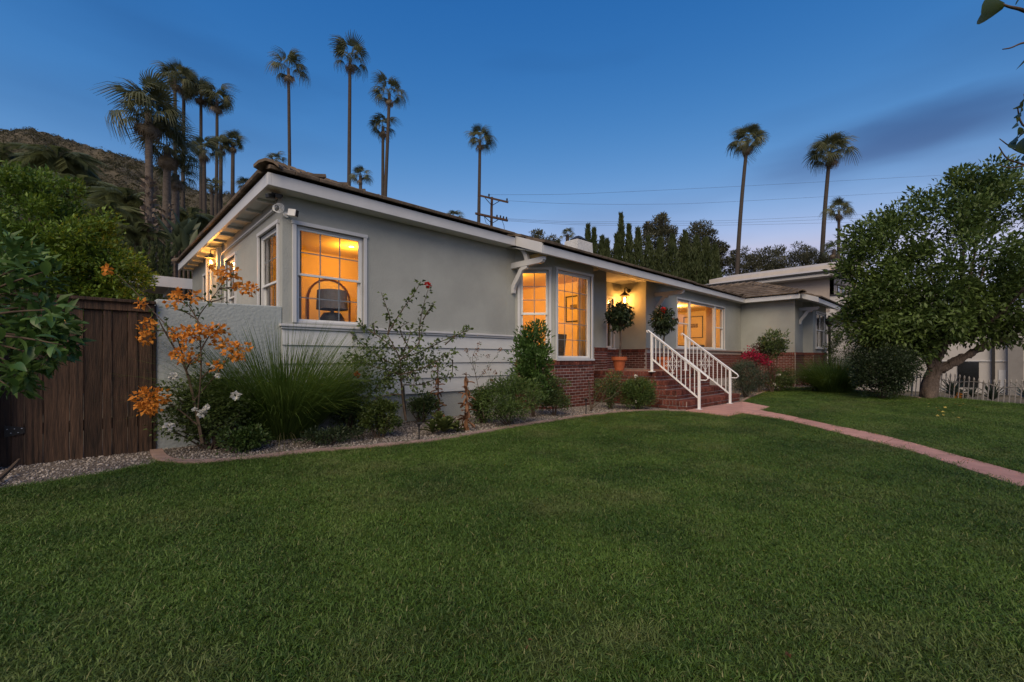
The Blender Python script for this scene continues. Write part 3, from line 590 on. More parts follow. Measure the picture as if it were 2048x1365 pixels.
# chimney
chm = MB(); cx, cy = 15.0, 11.5; chm.hexa([(cx-0.6, cy-0.4, 4.3), (cx+0.6, cy-0.4, 4.3), (cx+0.6, cy+0.4, 4.3), (cx-0.6, cy+0.4, 4.3), (cx-0.5, cy-0.33, 6.03), (cx+0.5, cy-0.33, 6.03), (cx+0.5, cy+0.33, 6.03), (cx-0.5, cy+0.33, 6.03)])
ch = chm.build('chimney', mat('chimney_white', (0.55, 0.55, 0.54), 0.9, 0.1, 6), house)
for k in range(18):
    z = 4.9 + k*0.063; s_ = 0.6 - 0.1*(z-4.3)/1.73 + 0.008; s2_ = 0.4 - 0.07*(z-4.3)/1.73 + 0.008
    MB().box(cx-s_, cy-s2_, z, cx+s_, cy+s2_, z+0.054).build('brick_course', MATS['chimney_white'], ch)
MB().hexa([(cx-0.3, cy-0.25, 6.12), (cx+0.3, cy-0.25, 6.12), (cx+0.3, cy+0.25, 6.12), (cx-0.3, cy+0.25, 6.12), (cx-0.1, cy-0.08, 6.28), (cx+0.1, cy-0.08, 6.28), (cx+0.1, cy+0.08, 6.28), (cx-0.1, cy+0.08, 6.28)]).box(cx-0.22, cy-0.18, 6.03, cx-0.18, cy-0.14, 6.13).box(cx+0.18, cy-0.18, 6.03, cx+0.22, cy-0.14, 6.13).box(cx-0.22, cy+0.14, 6.03, cx-0.18, cy+0.18, 6.13).box(cx+0.18, cy+0.14, 6.03, cx+0.22, cy+0.18, 6.13).build('chimney_cap', DARKM, ch)

# ------------------------------------------------------------------ bricks
def brick_mesh():
    bm = bmesh.new(); bmesh.ops.create_cube(bm, size=1.0); bmesh.ops.bevel(bm, geom=bm.edges[:], offset=0.035, segments=1, affect='EDGES')
    me = bpy.data.meshes.new('brick'); bm.to_mesh(me); bm.free(); me.materials.append(BRICK); return me
BM_ = brick_mesh()
class Bricks:
    def __init__(s, parent, limit=298): s.parent = parent; s.n = 0; s.limit = limit; s.st = MB()
    def put(s, fr, u0, u1, w0, w1, z0, z1):
        j = random.uniform(-0.0025, 0.0025)
        if s.n < s.limit:
            o = bpy.data.objects.new('brick', BM_); C.objects.link(o); o.parent = s.parent
            if s.parent.type == 'EMPTY': o.matrix_parent_inverse = Matrix.Translation(-Vector(s.parent.location))
            o.location = fr.P((u0+u1)/2, (w0+w1)/2 + j, (z0+z1)/2); o.rotation_euler = (0, 0, math.atan2(fr.d[1], fr.d[0])); o.scale = (u1-u0, w1-w0, z1-z0); s.n += 1
        else: s.st.lbox(fr, u0, u1, w0+j, w1+j, z0, z1)
    def face(s, fr, u0, u1, z0, z1, off=0.0, depth=0.05, proud=0.012, course=0.0675, ln=0.205):
        r = 0; z = z1 - course
        while z > z0 - 0.04:
            q = u0 - (ln/2 if r % 2 else 0) - off
            while q < u1 - 0.02:
                a = max(q, u0+0.002); b = min(q+ln-0.016, u1-0.002)
                if b - a > 0.03: s.put(fr, a, b, -proud, depth, max(z+0.0075, z0), z+course-0.0075)
                q += ln
            z -= course; r += 1
    def rowlock(s, fr, u0, u1, z0, z1, w0, w1):
        n = max(1, round((u1-u0)/0.076)); st_ = (u1-u0)/n
        for k in range(n): s.put(fr, u0+k*st_+0.0075, u0+(k+1)*st_-0.0075, w0, w1, z0+0.004, z1-0.003)
    def finish(s, house_part):
        if s.st.v: o = s.st.build('bricks', BRICK, s.parent); o['kind'] = 'stuff'
# house base: mortar backing first
mb = MB()
for fr in (fBl, fBf, fBr): mb.lbox(fr, 0, fr.len, -0.004, 0.14, -0.05, 1.075)
base = mb.build('brick_base', MORTAR, house); HB = Bricks(base)
HB.rowlock(fBf, -0.03, fBf.len+0.03, 0.955, 1.072, -0.045, 0.1); HB.face(fBf, 0, fBf.len, 0.0, 0.95)
for fr, a, b in ((fRr, 0, fRr.len), (fC, 0.25, fC.len), (fRb, 1.0, fRb.len), (fW, 0, fW.len)):
    MB().lbox(fr, a, b, -0.02, -0.0005, 0.0, 1.385).build('brick_base', MORTAR, house)
HB.rowlock(fRr, 0, fRr.len, 1.285, 1.40, -0.05, 0.0); HB.face(fRr, 0, fRr.len, 0.80, 1.28, proud=0.030, depth=-0.005); HB.rowlock(fC, 0.25, fC.len, 1.285, 1.40, -0.05, 0.0); HB.face(fC, 0.25, fC.len, 0.8, 1.28, proud=0.030, depth=-0.005)
HB.rowlock(fRb, 1.0, fRb.len-0.05, 1.285, 1.40, -0.05, 0.0); HB.face(fRb, 1.0, fRb.len-0.05, 0.8, 1.28, proud=0.030, depth=-0.005)
MB().lbox(fW, 0, fW.len, -0.07, 0, 1.385, 1.43).build('brick_cap', KERB, house); HB.face(fW, 0, fW.len, 0.35, 1.28, proud=0.030, depth=-0.005)
for fr in (fG, fGf, fGl, fGw): MB().lbox(fr, 0.0, fr.len, -0.02, -0.0005, 0.0, 1.345).build('brick_base', MORTAR, house)
HB.limit = 0
HB.face(fBl, 0, fBl.len, 0.0, 0.95); HB.rowlock(fBl, -0.02, fBl.len, 0.955, 1.072, -0.045, 0.1); HB.face(fBr, 0, fBr.len, 0.0, 0.95); HB.rowlock(fBr, 0, fBr.len, 0.955, 1.072, -0.045, 0.1)
for fr in (fG, fGf, fGl, fGw): HB.rowlock(fr, 0, fr.len, 1.25, 1.36, -0.055, 0.0); HB.face(fr, 0, fr.len, 0.0, 1.245, proud=0.030, depth=-0.005)
HB.finish(house)

# ------------------------------------------------------------------ porch steps
steps = thing('entry_steps', 'red brick entry steps and landing with upright brick nosings', 'steps', (10.6, 4.6, 0))
BS = Bricks(steps)
lev = [(9.16, 12.2, 4.16), (9.30, 12.0, 4.46), (9.42, 11.8, 4.76), (9.50, 11.65, 5.06)]
mb = MB()
for i, (a, b, y) in enumerate(lev): mb.box(a+0.006+0.0015*i, y+0.006, -0.05-0.002*i, b-0.006-0.0015*i, (7.68 if i == 3 else y+0.615), 0.2*(i+1)-0.012)
mb.box(11.6, 6.2, -0.04, 12.24, 7.67, 0.777)
mb.build('step_core', MORTAR, steps)
sides = []
for i, (a, b, y) in enumerate(lev):
    z = 0.2*i; f1 = Frame((a, y), (b, y)); BS.rowlock(f1, 0, b-a, z+0.085, z+0.2, -0.015, 0.285)
    BS.face(f1, 0, b-a, z+0.005, z+0.082, course=0.075)
    ln = 0.62 if i < 3 else 1.75; f2 = Frame((a, y+ln), (a, y)); BS.rowlock(f2, 0, ln-0.012, z+0.085, z+0.2, -0.015, 0.13); BS.face(f2, 0, ln-0.01, z+0.005, z+0.082, course=0.075)
    f3 = Frame((b, y), (b, y+0.6)); BS.rowlock(f3, 0.3, 0.6, z+0.085, z+0.2, -0.012, 0.1)
    if i: sides.append((f2, ln-0.01, z))
for f2, ln, z in sides[::-1]: BS.face(f2, 0, ln, 0.0, z, course=0.0675)
BS.finish(steps)
MB().box(9.66, 5.36, 0.789, 11.6, 7.66, 0.797).build('porch_floor', mat('porch_tile', (0.20, 0.115, 0.09), 0.8, 0.3, 5, bump=0.2), steps)

# ------------------------------------------------------------------ handrails
def handrail(x, label):
    yt, yb, zt, zb = 5.13, 4.03, 0.80, 0.012
    t = thing('handrail', label, 'handrail', (x, yb, 0), 'white iron handrails on the entry steps')
    ht = 0.90; sl_ = (zt + ht - (zb + 0.83)) / (yt - yb); top = lambda y: zb + 0.83 + (y-yb)*sl_; bot = lambda y: top(y) - 0.60
    for y, z0 in ((yt, zt), (yb, zb)):
        MB().box(x-0.024, y-0.024, z0+0.008, x+0.024, y+0.024, top(y)-0.02).build('post', IRONW, t, bevel=0.004)
        MB().box(x-0.06, y-0.06, z0-0.006, x+0.06, y+0.06, z0+0.008).build('base_plate', IRONW, t)
    e0 = 0.16
    hr = MB().beam((x, yt+0.10, top(yt)+0.07), (x, yb-e0, top(yb)-e0*sl_*0.9), 0.052, 0.022).build('top_rail', IRONW, t, bevel=0.006)
    MB().tube([(x, yb-e0, top(yb)-e0*sl_*0.9), (x, yb-e0-0.03, top(yb)-e0*sl_*0.9-0.05), (x, yb-e0+0.02, top(yb)-e0*sl_*0.9-0.09), (x, yb-0.03, top(yb)-0.20)], 0.013, 6).build('scroll_end', IRONW, hr)
    MB().tube([(x, yt+0.09, top(yt)+0.06), (x, yt+0.125, top(yt)+0.06), (x, yt+0.12, top(yt)+0.02), (x, yt+0.09, top(yt)+0.015)], 0.014, 6).build('scroll_end', IRONW, hr)
    MB().beam((x, yt, top(yt)-0.025), (x, yb, top(yb)-0.025), 0.026, 0.026).build('rail', IRONW, t); MB().beam((x, yt, bot(yt)), (x, yb, bot(yb)), 0.026, 0.030).build('rail', IRONW, t)
    n = 10
    for k in range(1, n+1):
        y = yt + (yb-yt)*k/(n+1); MB().box(x-0.0075, y-0.0075, bot(y), x+0.0075, y+0.0075, top(y)-0.03).build('baluster', IRONW, t)
    yc = yt + (yb-yt)*4.0/(n+1)*1.25; yc = yt + (yb-yt)*5/(n+1); zc = (bot(yc)+top(yc))/2 - 0.02; orn = MB(); w_, h_ = 0.10, 0.19
    for sy in (-1, 1):
        for sz in (-1, 1):
            orn.beam((x+0.011, yc, zc+sz*h_), (x+0.011, yc+sy*w_, zc), 0.008, 0.008)
            for (cy_, cz_, rr) in ((yc+sy*w_*1.42, zc+sz*0.036, 0.032), (yc+sy*w_*0.48, zc+sz*0.034, 0.030), (yc+sy*0.022, zc+sz*(h_+0.012), 0.02)):
                orn.tube([(x+0.012, cy_ + rr*(1-q*0.085)*math.cos(q*0.62)*sy, cz_ + rr*(1-q*0.085)*math.sin(q*0.62)*sz) for q in range(11)], 0.0048, 5)
    orn.build('scrollwork', IRONW, t)
handrail(9.46, 'white iron stair rail with scrollwork beside the bay window'); handrail(11.22, 'white iron stair rail with scrollwork on the far side of the steps')
# ------------------------------------------------------------------ rooms behind the lit windows
ZFL, ZC = 0.75, 3.28
MB().box(XL+0.17, YF+0.17, ZFL-0.1, XB-0.02, 10.5, ZFL).build('room_floor', ROOMF, house); MB().box(7.2, 6.4, ZFL-0.09, 8.8, YF+0.2, ZFL-0.002).build('room_floor', ROOMF, house)
MB().box(XL+0.17, YF+0.17, ZC, 10.0, 10.5, ZC+0.05).box(10.0, 7.86, ZC, 12.4, 10.5, ZC+0.05).box(12.4, YF+0.17, ZC, XB-0.02, 10.5, ZC+0.05).box(6.9, 6.35, ZC+0.004, 9.1, YF+0.2, ZC+0.054).build('room_ceiling', ROOMW, house)
pw = MB(); pw.box(XL+0.17, 9.3, ZFL, 5.9, 9.4, ZC); pw.box(5.9, YF+0.165, ZFL, 6.0, 10.5, ZC); pw.box(9.985, 7.58, ZFL, 10.14, 10.4, ZC); pw.box(6.0, 10.4, ZFL, XB, 10.5, ZC); pw.box(12.3, 7.87, ZFL, 12.415, 10.4, ZC)
pw.box(XB-0.1, YF+0.165, ZFL, XB, 10.4, ZC)
pw.build('room_wall', ROOMW, house)
MB().box(XL+0.163, YF+0.161, ZFL, 5.9, YF+0.166, 1.6).box(XL+0.161, 7.0, ZFL, XL+0.166, 9.3, 1.4).box(12.42, YF+0.161, ZFL, XB-0.1, YF+0.166, 1.42).build('room_lining', ROOMW, house)
def downlight(p, e, lab, col=(1.0, 0.56, 0.20)):
    t = thing('ceiling_downlight', lab, 'ceiling light', (p[0], p[1], ZC), 'ceiling lights inside the house')
    MB().lathe([(0.045, -0.012), (0.07, -0.012), (0.07, -0.001), (0.045, -0.001)], (p[0], p[1], ZC), 16).build('trim_ring', TRIM, t)
    MB().lathe([(0.001, -0.014), (0.043, -0.014), (0.043, -0.004), (0.001, -0.004)], (p[0], p[1], ZC), 16).build('lens', emat('downlight_glow', (1.0, 0.72, 0.40), 14), t)
    l = bpy.data.lights.new('room_light', 'POINT'); l.energy = e; l.color = col; l.shadow_soft_size = 0.12; o = bpy.data.objects.new('room_light', l); C.objects.link(o); o.parent = t; o.location = (0, 0, -0.2)
WARM = (1.0, 0.45, 0.05)
p = at(703, 493, 8.55); downlight((p.x, p.y), 36, 'round ceiling light glowing behind the corner window with the table lamp', col=WARM)
downlight((7.6, 8.3), 150, 'round ceiling light in the middle of the dining room behind the bay', col=(1.0, 0.51, 0.10)); downlight((14.4, 8.6), 95, 'round ceiling light behind the narrow left sash of the triple window', col=(1.0, 0.55, 0.16)); downlight((17.6, 8.4), 110, 'round ceiling light behind the wide pane of the triple window', col=(1.0, 0.55, 0.16)); downlight((7.95, 6.95), 14, 'round ceiling light right above the bay window seat', col=(1.0, 0.55, 0.15))
# table lamp, side table, arched mirror
LX, LY = 3.03, 7.58
t = thing('table_lamp', 'dark round table lamp with grey drum shade behind the corner window', 'lamp', (LX, LY, 1.50))
MB().lathe([(0.10, 1.501), (0.16, 1.52), (0.195, 1.62), (0.20, 1.78), (0.14, 1.88), (0.03, 1.895), (0.02, 1.97)], (LX, LY, 0), 20).build('lamp_base', mat('lamp_ceramic', (0.035, 0.035, 0.035), 0.5, 0.1, 8), t, smooth=True)
MB().lathe([(0.255, 1.94), (0.24, 2.26), (0.235, 2.26), (0.25, 1.94)], (LX, LY, 0), 28).build('lamp_shade', mat('lamp_linen', (0.22, 0.20, 0.18), 0.9, 0.08, 20), t)
t = thing('side_table', 'dark side table under the lamp inside the corner window', 'table', (LX, LY, ZFL))
MB().box(LX-0.42, LY-0.25, 1.46, LX+0.42, LY+0.25, 1.50).build('table_top', WOODP, t)
for a in (-0.38, 0.38):
    for b in (-0.21, 0.21): MB().box(LX+a-0.02, LY+b-0.02, ZFL, LX+a+0.02, LY+b+0.02, 1.46).build('leg', WOODP, t)
AX = at(662, 600, 9.15).x
t = thing('arched_mirror', 'tall arched mirror with thin brown frame on the orange room wall', 'mirror', (AX, 9.28, ZFL))
ap = [(AX-0.43, 9.27, 1.0)] + [(AX + 0.43*math.cos(math.pi - q*math.pi/14), 9.27, 2.32 + 0.43*math.sin(q*math.pi/14)) for q in range(15)] + [(AX+0.43, 9.27, 1.0)]
MB().tube(ap, 0.022, 6).build('frame', mat('mirror_frame', (0.10, 0.045, 0.02), 0.6, 0.1, 5), t)
MB().prism([(x, 9.295, z) for x, y, z in ap], (0, -0.01, 0)).build('mirror_glass', mat('mirror_panel', (0.74, 0.62, 0.44), 0.6, 0.03, 2), t)
# curtains
def curtain(x0, y0, x1, y1, z0, z1, m, label, n=26, amp=0.03):
    t = []; d = Vector((x1-x0, y1-y0, 0)); nn = Vector((-d.y, d.x, 0)).normalized(); v = []; f = []
    for k in range(n*4+1):
        q = k/(n*4); p = Vector((x0, y0, 0)) + d*q + nn*amp*math.sin(k*math.pi/2 + 0.3*math.sin(k)); v += [(p.x, p.y, z0), (p.x, p.y, z1)]
    for k in range(n*4): f.append((2*k, 2*k+2, 2*k+3, 2*k+1))
    o = npobj('curtain', v, f, 4, m); sm = o.modifiers.new('solid', 'SOLIDIFY'); sm.thickness = 0.004; tag(o, label, 'curtain')
curtain(XL+0.30, 7.02, XL+0.30, 8.05, 0.8, 3.2, CURTD, 'taupe pleated curtain behind the side window by the corner')
curtain(XL+0.28, 9.5, XL+0.28, 10.4, 0.8, 3.2, CURTD, 'taupe pleated curtain behind the side window near the eave lamp')
curtain(XL+0.28, 11.8, XL+0.28, 12.7, 0.8, 3.2, CURTD, 'taupe pleated curtain in the rearmost side window')
curtain(8.42, 6.46, 8.78, 6.52, 0.8, 3.2, CURT, 'beige curtain gathered at the side of the bay window', 7)
curtain(17.6, 7.22, 18.5, 7.22, 0.8, 3.2, CURT, 'beige curtain behind the narrow sash of the triple window', 10)
# pictures
def picture(c, d, wd, ht, label, fm=DARKM):
    c = Vector(c); d = Vector(d); n = Vector((d.y, -d.x, 0)); t = thing('picture', label, 'picture', c)
    P = lambda u, z, o: c + d*u + Vector((0, 0, z)) + n*o
    def bx(u0, u1, z0, z1, o0, o1): return [P(u0, z0, o0), P(u1, z0, o0), P(u1, z0, o1), P(u0, z0, o1), P(u0, z1, o0), P(u1, z1, o0), P(u1, z1, o1), P(u0, z1, o1)]
    a, b, k = wd/2, ht/2, 0.032
    MB().hexa(bx(-a, -a+k, -b, b, 0, 0.03)).hexa(bx(a-k, a, -b, b, 0, 0.03)).hexa(bx(-a+k, a-k, -b, -b+k, 0, 0.03)).hexa(bx(-a+k, a-k, b-k, b, 0, 0.03)).build('frame', fm, t)
    MB().hexa(bx(-a+k, a-k, -b+k, b-k, 0.002, 0.012)).build('mount', ROOMW, t)
    MB().hexa(bx(-a*0.45, a*0.5, -b*0.05, b*0.32, 0.012, 0.016)).build('print', mat('print_sepia', (0.28, 0.20, 0.11), 0.8, 0.7, 18), t)
picture((9.984, 7.83, 2.52), (0, -1, 0), 0.54, 0.74, 'small sepia print in a thin black frame on the dining room wall')
picture((20.178, 8.87, 2.55), (0, -1, 0), 0.9, 1.0, 'large dark framed picture on the living room wall')
t = thing('dining_chair', 'dark upholstered dining chair seen through the bay window', 'chair', (8.36, 7.0, ZFL))
MB().hexa([(8.12, 6.98, 1.25), (8.56, 6.98, 1.25), (8.56, 7.06, 1.25), (8.12, 7.06, 1.25), (8.16, 6.88, 1.70), (8.52, 6.88, 1.70), (8.52, 6.95, 1.70), (8.16, 6.95, 1.70)]).build('backrest', mat('chair_fabric', (0.06, 0.045, 0.03), 0.9, 0.15, 12), t, bevel=0.02)
MB().box(8.12, 7.0, 1.17, 8.56, 7.44, 1.25).build('seat', MATS['chair_fabric'], t, bevel=0.02)
for a in (8.15, 8.53):
    for b in (7.04, 7.4): MB().box(a-0.018, b-0.018, ZFL, a+0.018, b+0.018, 1.17).build('leg', WOODP, t)
t = thing('cabinet', 'dark wooden cabinet inside the wide living room window', 'cabinet', (19.9, 9.0, ZFL))
MB().box(19.72, 8.35, ZFL+0.08, 20.16, 9.75, 1.72).build('body', WOODP, t); MB().box(19.70, 8.38, 0.87, 19.72, 9.03, 1.68).build('door', WOODP, t); MB().box(19.70, 9.07, 0.87, 19.72, 9.72, 1.68).build('door', WOODP, t); MB().box(19.76, 8.4, ZFL, 20.12, 9.7, ZFL+0.08).build('plinth', WOODP, t)
# wing room kept dark: blinds
mb = MB(); mb.box(22.2, 4.85, 1.4, 24.1, 4.87, 3.15); o = mb.build('blackout_blind', mat('blind_grey', (0.05, 0.05, 0.05), 0.8, 0.1, 5)); tag(o, 'dark blind drawn behind the window at the far wing', 'blind')

# ------------------------------------------------------------------ lamps, camera, cables on the house
GLOW = emat('lantern_glow', (1.0, 0.62, 0.22), 22)
def lantern(p, wallp, label, e, s=1.0, hang=True):
    p = Vector(p); t = thing('wall_lantern', label, 'lantern', p)
    MB().lathe([(0.10*s, 0.115*s), (0.135*s, 0.10*s), (0.135*s, 0.115*s), (0.06*s, 0.17*s), (0.02*s, 0.21*s), (0.015*s, 0.24*s)], p, 6).build('roof', DARKM, t)
    cg = MB()
    for q in range(6):
        a = q*math.pi/3; cg.beam(p + Vector((0.10*math.cos(a), 0.10*math.sin(a), 0.10))*s, p + Vector((0.07*math.cos(a), 0.07*math.sin(a), -0.11))*s, 0.008*s, 0.008*s)
    cg.lathe([(0.072*s, -0.13*s), (0.075*s, -0.11*s), (0.06*s, -0.11*s), (0.03*s, -0.16*s)], p, 6); cg.build('cage', DARKM, t)
    MB().lathe([(0.012*s, -0.09*s), (0.028*s, -0.06*s), (0.032*s, 0.0), (0.02*s, 0.05*s), (0.004*s, 0.06*s)], p, 10).build('bulb', GLOW, t, smooth=True)
    wp = Vector(wallp); MB().tube([p + Vector((0, 0, 0.23*s)), p + Vector((0, 0, 0.31*s)), (p + wp)/2 + Vector((0, 0, 0.34*s)), wp + Vector((0, 0, 0.26*s))], 0.011, 6).build('arm', DARKM, t)
    d = (p - wp); d.z = 0; d.normalize(); MB().tube([wp + Vector((0, 0, 0.26*s)), wp + Vector((0, 0, 0.26*s)) + d*0.025], 0.055*s, 12).build('wall_plate', DARKM, t)
    l = bpy.data.lights.new('lantern_light', 'POINT'); l.energy = e; l.color = (1.0, 0.40, 0.07); l.shadow_soft_size = 0.075; o = bpy.data.objects.new('lantern_light', l); C.objects.link(o); o.parent = t; o.location = (0, 0, -0.01)
lantern((12.0, 7.42, 2.93), (12.25, 7.42, 2.93), 'lit black carriage lantern hanging in the front entry recess', 85, 1.15)
lantern((1.86, 10.95, 3.10), (2.02, 10.95, 3.10), 'lit small lantern under the eave on the side wall', 105, 0.85)
MB().box(1.93, 10.70, 0.0, 2.02, 10.82, 3.40).build('pilaster', STUCCO, house)
# conduit and downspout on the side wall
MB().tube([(1.985, 6.95, 3.30), (1.985, 10.5, 3.24), (1.985, 10.62, 3.20), (1.985, 10.62, 0.3)], 0.014, 8).build('conduit', TRIM, house, smooth=True)
MB().tube([(1.97, 12.0, 3.38), (1.97, 12.0, 0.1)], 0.03, 8).build('downspout', TRIM, house)
# security camera
p = Vector((2.13, 6.70, 3.18)); t = thing('security_camera', 'small white security camera with black face above the corner window', 'camera', p)
MB().tube([(2.07, 6.84, 3.17), (2.07, 6.815, 3.17)], 0.04, 12).build('mount', WHITEP, t); MB().tube([(2.07, 6.82, 3.17), (2.10, 6.75, 3.18)], 0.016, 8).build('arm', WHITEP, t)
a = Vector((2.08, 6.74, 3.185)); b = Vector((2.155, 6.645, 3.165)); MB().beam(a, b, 0.075, 0.10).build('body', WHITEP, t, bevel=0.012); MB().beam(b, b + (b-a)*0.06, 0.062, 0.088).build('lens_face', BLACKP, t, bevel=0.008)
# floodlight with coil of cable at the corner
t = thing('floodlight', 'black twin floodlight under the roof corner with coiled cable', 'light', (1.93, 6.85, 3.36))
MB().box(1.86, 6.74, 3.385, 2.0, 6.86, 3.42).build('base', BLACKP, t); MB().beam((1.80, 6.76, 3.36), (1.92, 6.80, 3.385), 0.075, 0.06).build('head', BLACKP, t, bevel=0.01); MB().beam((1.92, 6.66, 3.36), (1.95, 6.78, 3.385), 0.075, 0.06).build('head', BLACKP, t, bevel=0.01)
for k in range(4):
    r_ = 0.050 + 0.006*k; MB().tube([(1.93 + 0.010*k + r_*0.75*math.sin(q*math.pi/9), 6.80 - 0.008*k - r_*0.75*math.sin(q*math.pi/9)*0.9, 3.23 + r_*math.cos(q*math.pi/9)) for q in range(19)], 0.0042, 5).build('cable_loop', SASHM, t)
MB().tube([(1.93, 6.80, 3.30), (1.95, 6.80, 3.38)], 0.005, 5).build('cable_tie', BLACKP, t)

# ------------------------------------------------------------------ garden wall, gate, left wall
gw = thing('garden_wall', 'pale grey stucco garden wall between the gate and the house', 'wall', (1.3, YF, 0))
mb = MB(); mb.hexa([(0.607, YF, -0.1), (XL-0.002, YF, -0.1), (XL-0.002, YF+0.2, -0.1), (0.607, YF+0.2, -0.1), (0.607, YF, 1.825), (XL-0.002, YF, 1.85), (XL-0.002, YF+0.2, 1.85), (0.607, YF+0.2, 1.825)])
mb.build('wall_body', GWALL, gw, bevel=0.015)
for a, b in zip(zs, zs[1:]):
    if a > 1.0: continue
    MB().hexa([(0.63, YF-0.022, a), (XL-0.014, YF-0.022, a), (XL-0.014, YF, a), (0.63, YF, a), (0.63, YF-0.008, b-0.004), (XL-0.014, YF-0.008, b-0.004), (XL-0.014, YF, b-0.004), (0.63, YF, b-0.004)]).build('siding_board', GWALL, gw)
gate = thing('wooden_gate', 'dark weathered brown plank gate with a flat cap rail', 'gate', (0.0, YF, 0))
x = -0.555; i = 0; ws = [0.085, 0.13, 0.19, 0.105, 0.15, 0.075, 0.13, 0.085, 0.13]
ws = [q * (1.125 / sum(ws)) for q in ws]
for i, q in enumerate(ws):
    MB().box(x+0.002, YF-0.03 - 0.012*(i % 2), -0.055, x+q-0.002, YF+0.0, 1.70).build('plank', WOODG, gate, bevel=0.003); x += q
MB().box(-0.60, YF-0.062, 1.655, 0.59, YF-0.043, 1.745).build('rail', WOODG, gate, bevel=0.003); MB().box(-0.62, YF-0.10, 1.75, 0.60, YF+0.05, 1.785).build('cap_board', WOODG, gate, bevel=0.004)
MB().box(0.57, YF-0.02, -0.05, 0.603, YF+0.07, 1.74).build('post', WOODG, gate); MB().box(-0.64, YF-0.035, -0.05, -0.557, YF+0.07, 1.74).build('post', WOODG, gate)
MB().box(-0.60, YF+0.002, 0.3, 0.56, YF+0.04, 0.42).box(-0.60, YF+0.002, 1.3, 0.56, YF+0.04, 1.42).build('brace', WOODG, gate)
hg = MB().prism([(-0.60, YF-0.045, 0.30), (-0.60, YF-0.045, 0.42), (-0.46, YF-0.045, 0.39), (-0.46, YF-0.045, 0.33)], (0, -0.006, 0)).build('hinge', DARKM, gate)
for k in range(5): MB().lathe([(0.006, 0), (0.003, 0.004)], (-0.58+0.025*k, YF-0.054, 0.36 + 0.02*(-1)**k), 6).build('bolt', WHITEP, hg)
lw = MB().box(-1.5, YF-0.25, -0.1, -0.66, YF-0.05, 1.68).build('boundary_wall', PALEW); tag(lw, 'white stucco boundary wall left of the wooden gate', 'wall')
tag(MB().tube([gp(-30, 985) + Vector((0, 0, 0.03)), gp(0, 966) + Vector((0, 0, 0.04)), gp(22, 952) + Vector((0, 0, 0.07)), gp(38, 940) + Vector((0, 0, 0.10))], [0.02, 0.02, 0.017, 0.012], 7).build('fallen_branch', TWIG), 'short curved dry branch lying on gravel near the gate', 'branch')
# pergola behind
pg = thing('pergola', 'white patio cover with translucent panels behind the gate', 'pergola', (0.5, 16.2, 0))
MB().box(-3.0, 16.0, 3.16, 2.6, 16.1, 3.46).build('front_beam', TRIM, pg)
for k in range(9): MB().beam((-2.9 + k*0.6, 16.1, 3.22), (-2.9 + k*0.6, 19.0, 3.22), 0.05, 0.10).build('rafter', TRIM, pg)
for k in range(8): MB().hexa(slab4((-2.87+k*0.6, 16.12, 3.28), (-2.33+k*0.6, 16.12, 3.28), (-2.33+k*0.6, 19.0, 3.29), (-2.87+k*0.6, 19.0, 3.29), 0.008)).build('roof_panel', PALEW, pg)
for k in range(6): MB().box(-2.7+k*0.8, 15.97, 3.36, -2.66+k*0.8, 16.0, 3.52).build('clip', DARKM, pg)
for xx in (-2.9, 2.5): MB().box(xx-0.06, 16.0, 0, xx+0.06, 16.12, 3.16).build('post', TRIM, pg)
bf = thing('board_fence', 'dark brown board fence behind the patio cover', 'fence', (-1, 19.5, 0))
for k in range(44): MB().box(-5+k*0.16, 19.4, 0, -4.85+k*0.16, 19.43, 2.9 + 0.02*random.random()).build('board', WOODG, bf)
# ------------------------------------------------------------------ planting
LM = {k: leafmat('leaf_' + k, *v) for k, v in dict(
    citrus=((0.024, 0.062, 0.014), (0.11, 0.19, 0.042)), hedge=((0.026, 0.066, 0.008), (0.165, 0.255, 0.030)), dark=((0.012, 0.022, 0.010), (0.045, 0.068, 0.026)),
    rose=((0.030, 0.054, 0.014), (0.120, 0.160, 0.052)), grey=((0.035, 0.050, 0.028), (0.10, 0.125, 0.075)), shrub=((0.030, 0.062, 0.013), (0.115, 0.170, 0.042)), thicket=((0.042, 0.062, 0.020), (0.165, 0.185, 0.070)),
    tree=((0.026, 0.054, 0.012), (0.125, 0.180, 0.042)), cypress=((0.026, 0.040, 0.014), (0.085, 0.105, 0.040)), euca=((0.045, 0.050, 0.028), (0.145, 0.145, 0.090)), palm=((0.030, 0.040, 0.016), (0.080, 0.090, 0.038)),
    hill=((0.032, 0.036, 0.016), (0.125, 0.112, 0.060)), box=((0.022, 0.040, 0.010), (0.080, 0.11, 0.022)), maroon=((0.07, 0.02, 0.02), (0.13, 0.05, 0.04))).items()}
PALML = leafmat('palm_leaf', (0.050, 0.062, 0.026), (0.145, 0.150, 0.070), per='object', trans=0.3); PALMD = leafmat('palm_dead', (0.11, 0.085, 0.055), (0.22, 0.17, 0.11), per='object', trans=0.2)
ORNG = leafmat('orange_bract', (0.55, 0.17, 0.02), (0.75, 0.32, 0.05), trans=0.35, rough=0.7); REDF = leafmat('red_petal', (0.42, 0.008, 0.008), (0.62, 0.02, 0.015), trans=0.3, rough=0.6); WHTF = leafmat('white_petal', (0.55, 0.53, 0.47), (0.75, 0.73, 0.66), trans=0.3, rough=0.6)
MAGF = leafmat('crimson_bract', (0.20, 0.005, 0.025), (0.38, 0.012, 0.05), trans=0.3, rough=0.7); BROWNL = leafmat('dry_leaf', (0.11, 0.05, 0.026), (0.26, 0.13, 0.065), trans=0.25, rough=0.8); YELF = leafmat('yellow_leaf', (0.35, 0.27, 0.05), (0.5, 0.4, 0.1))

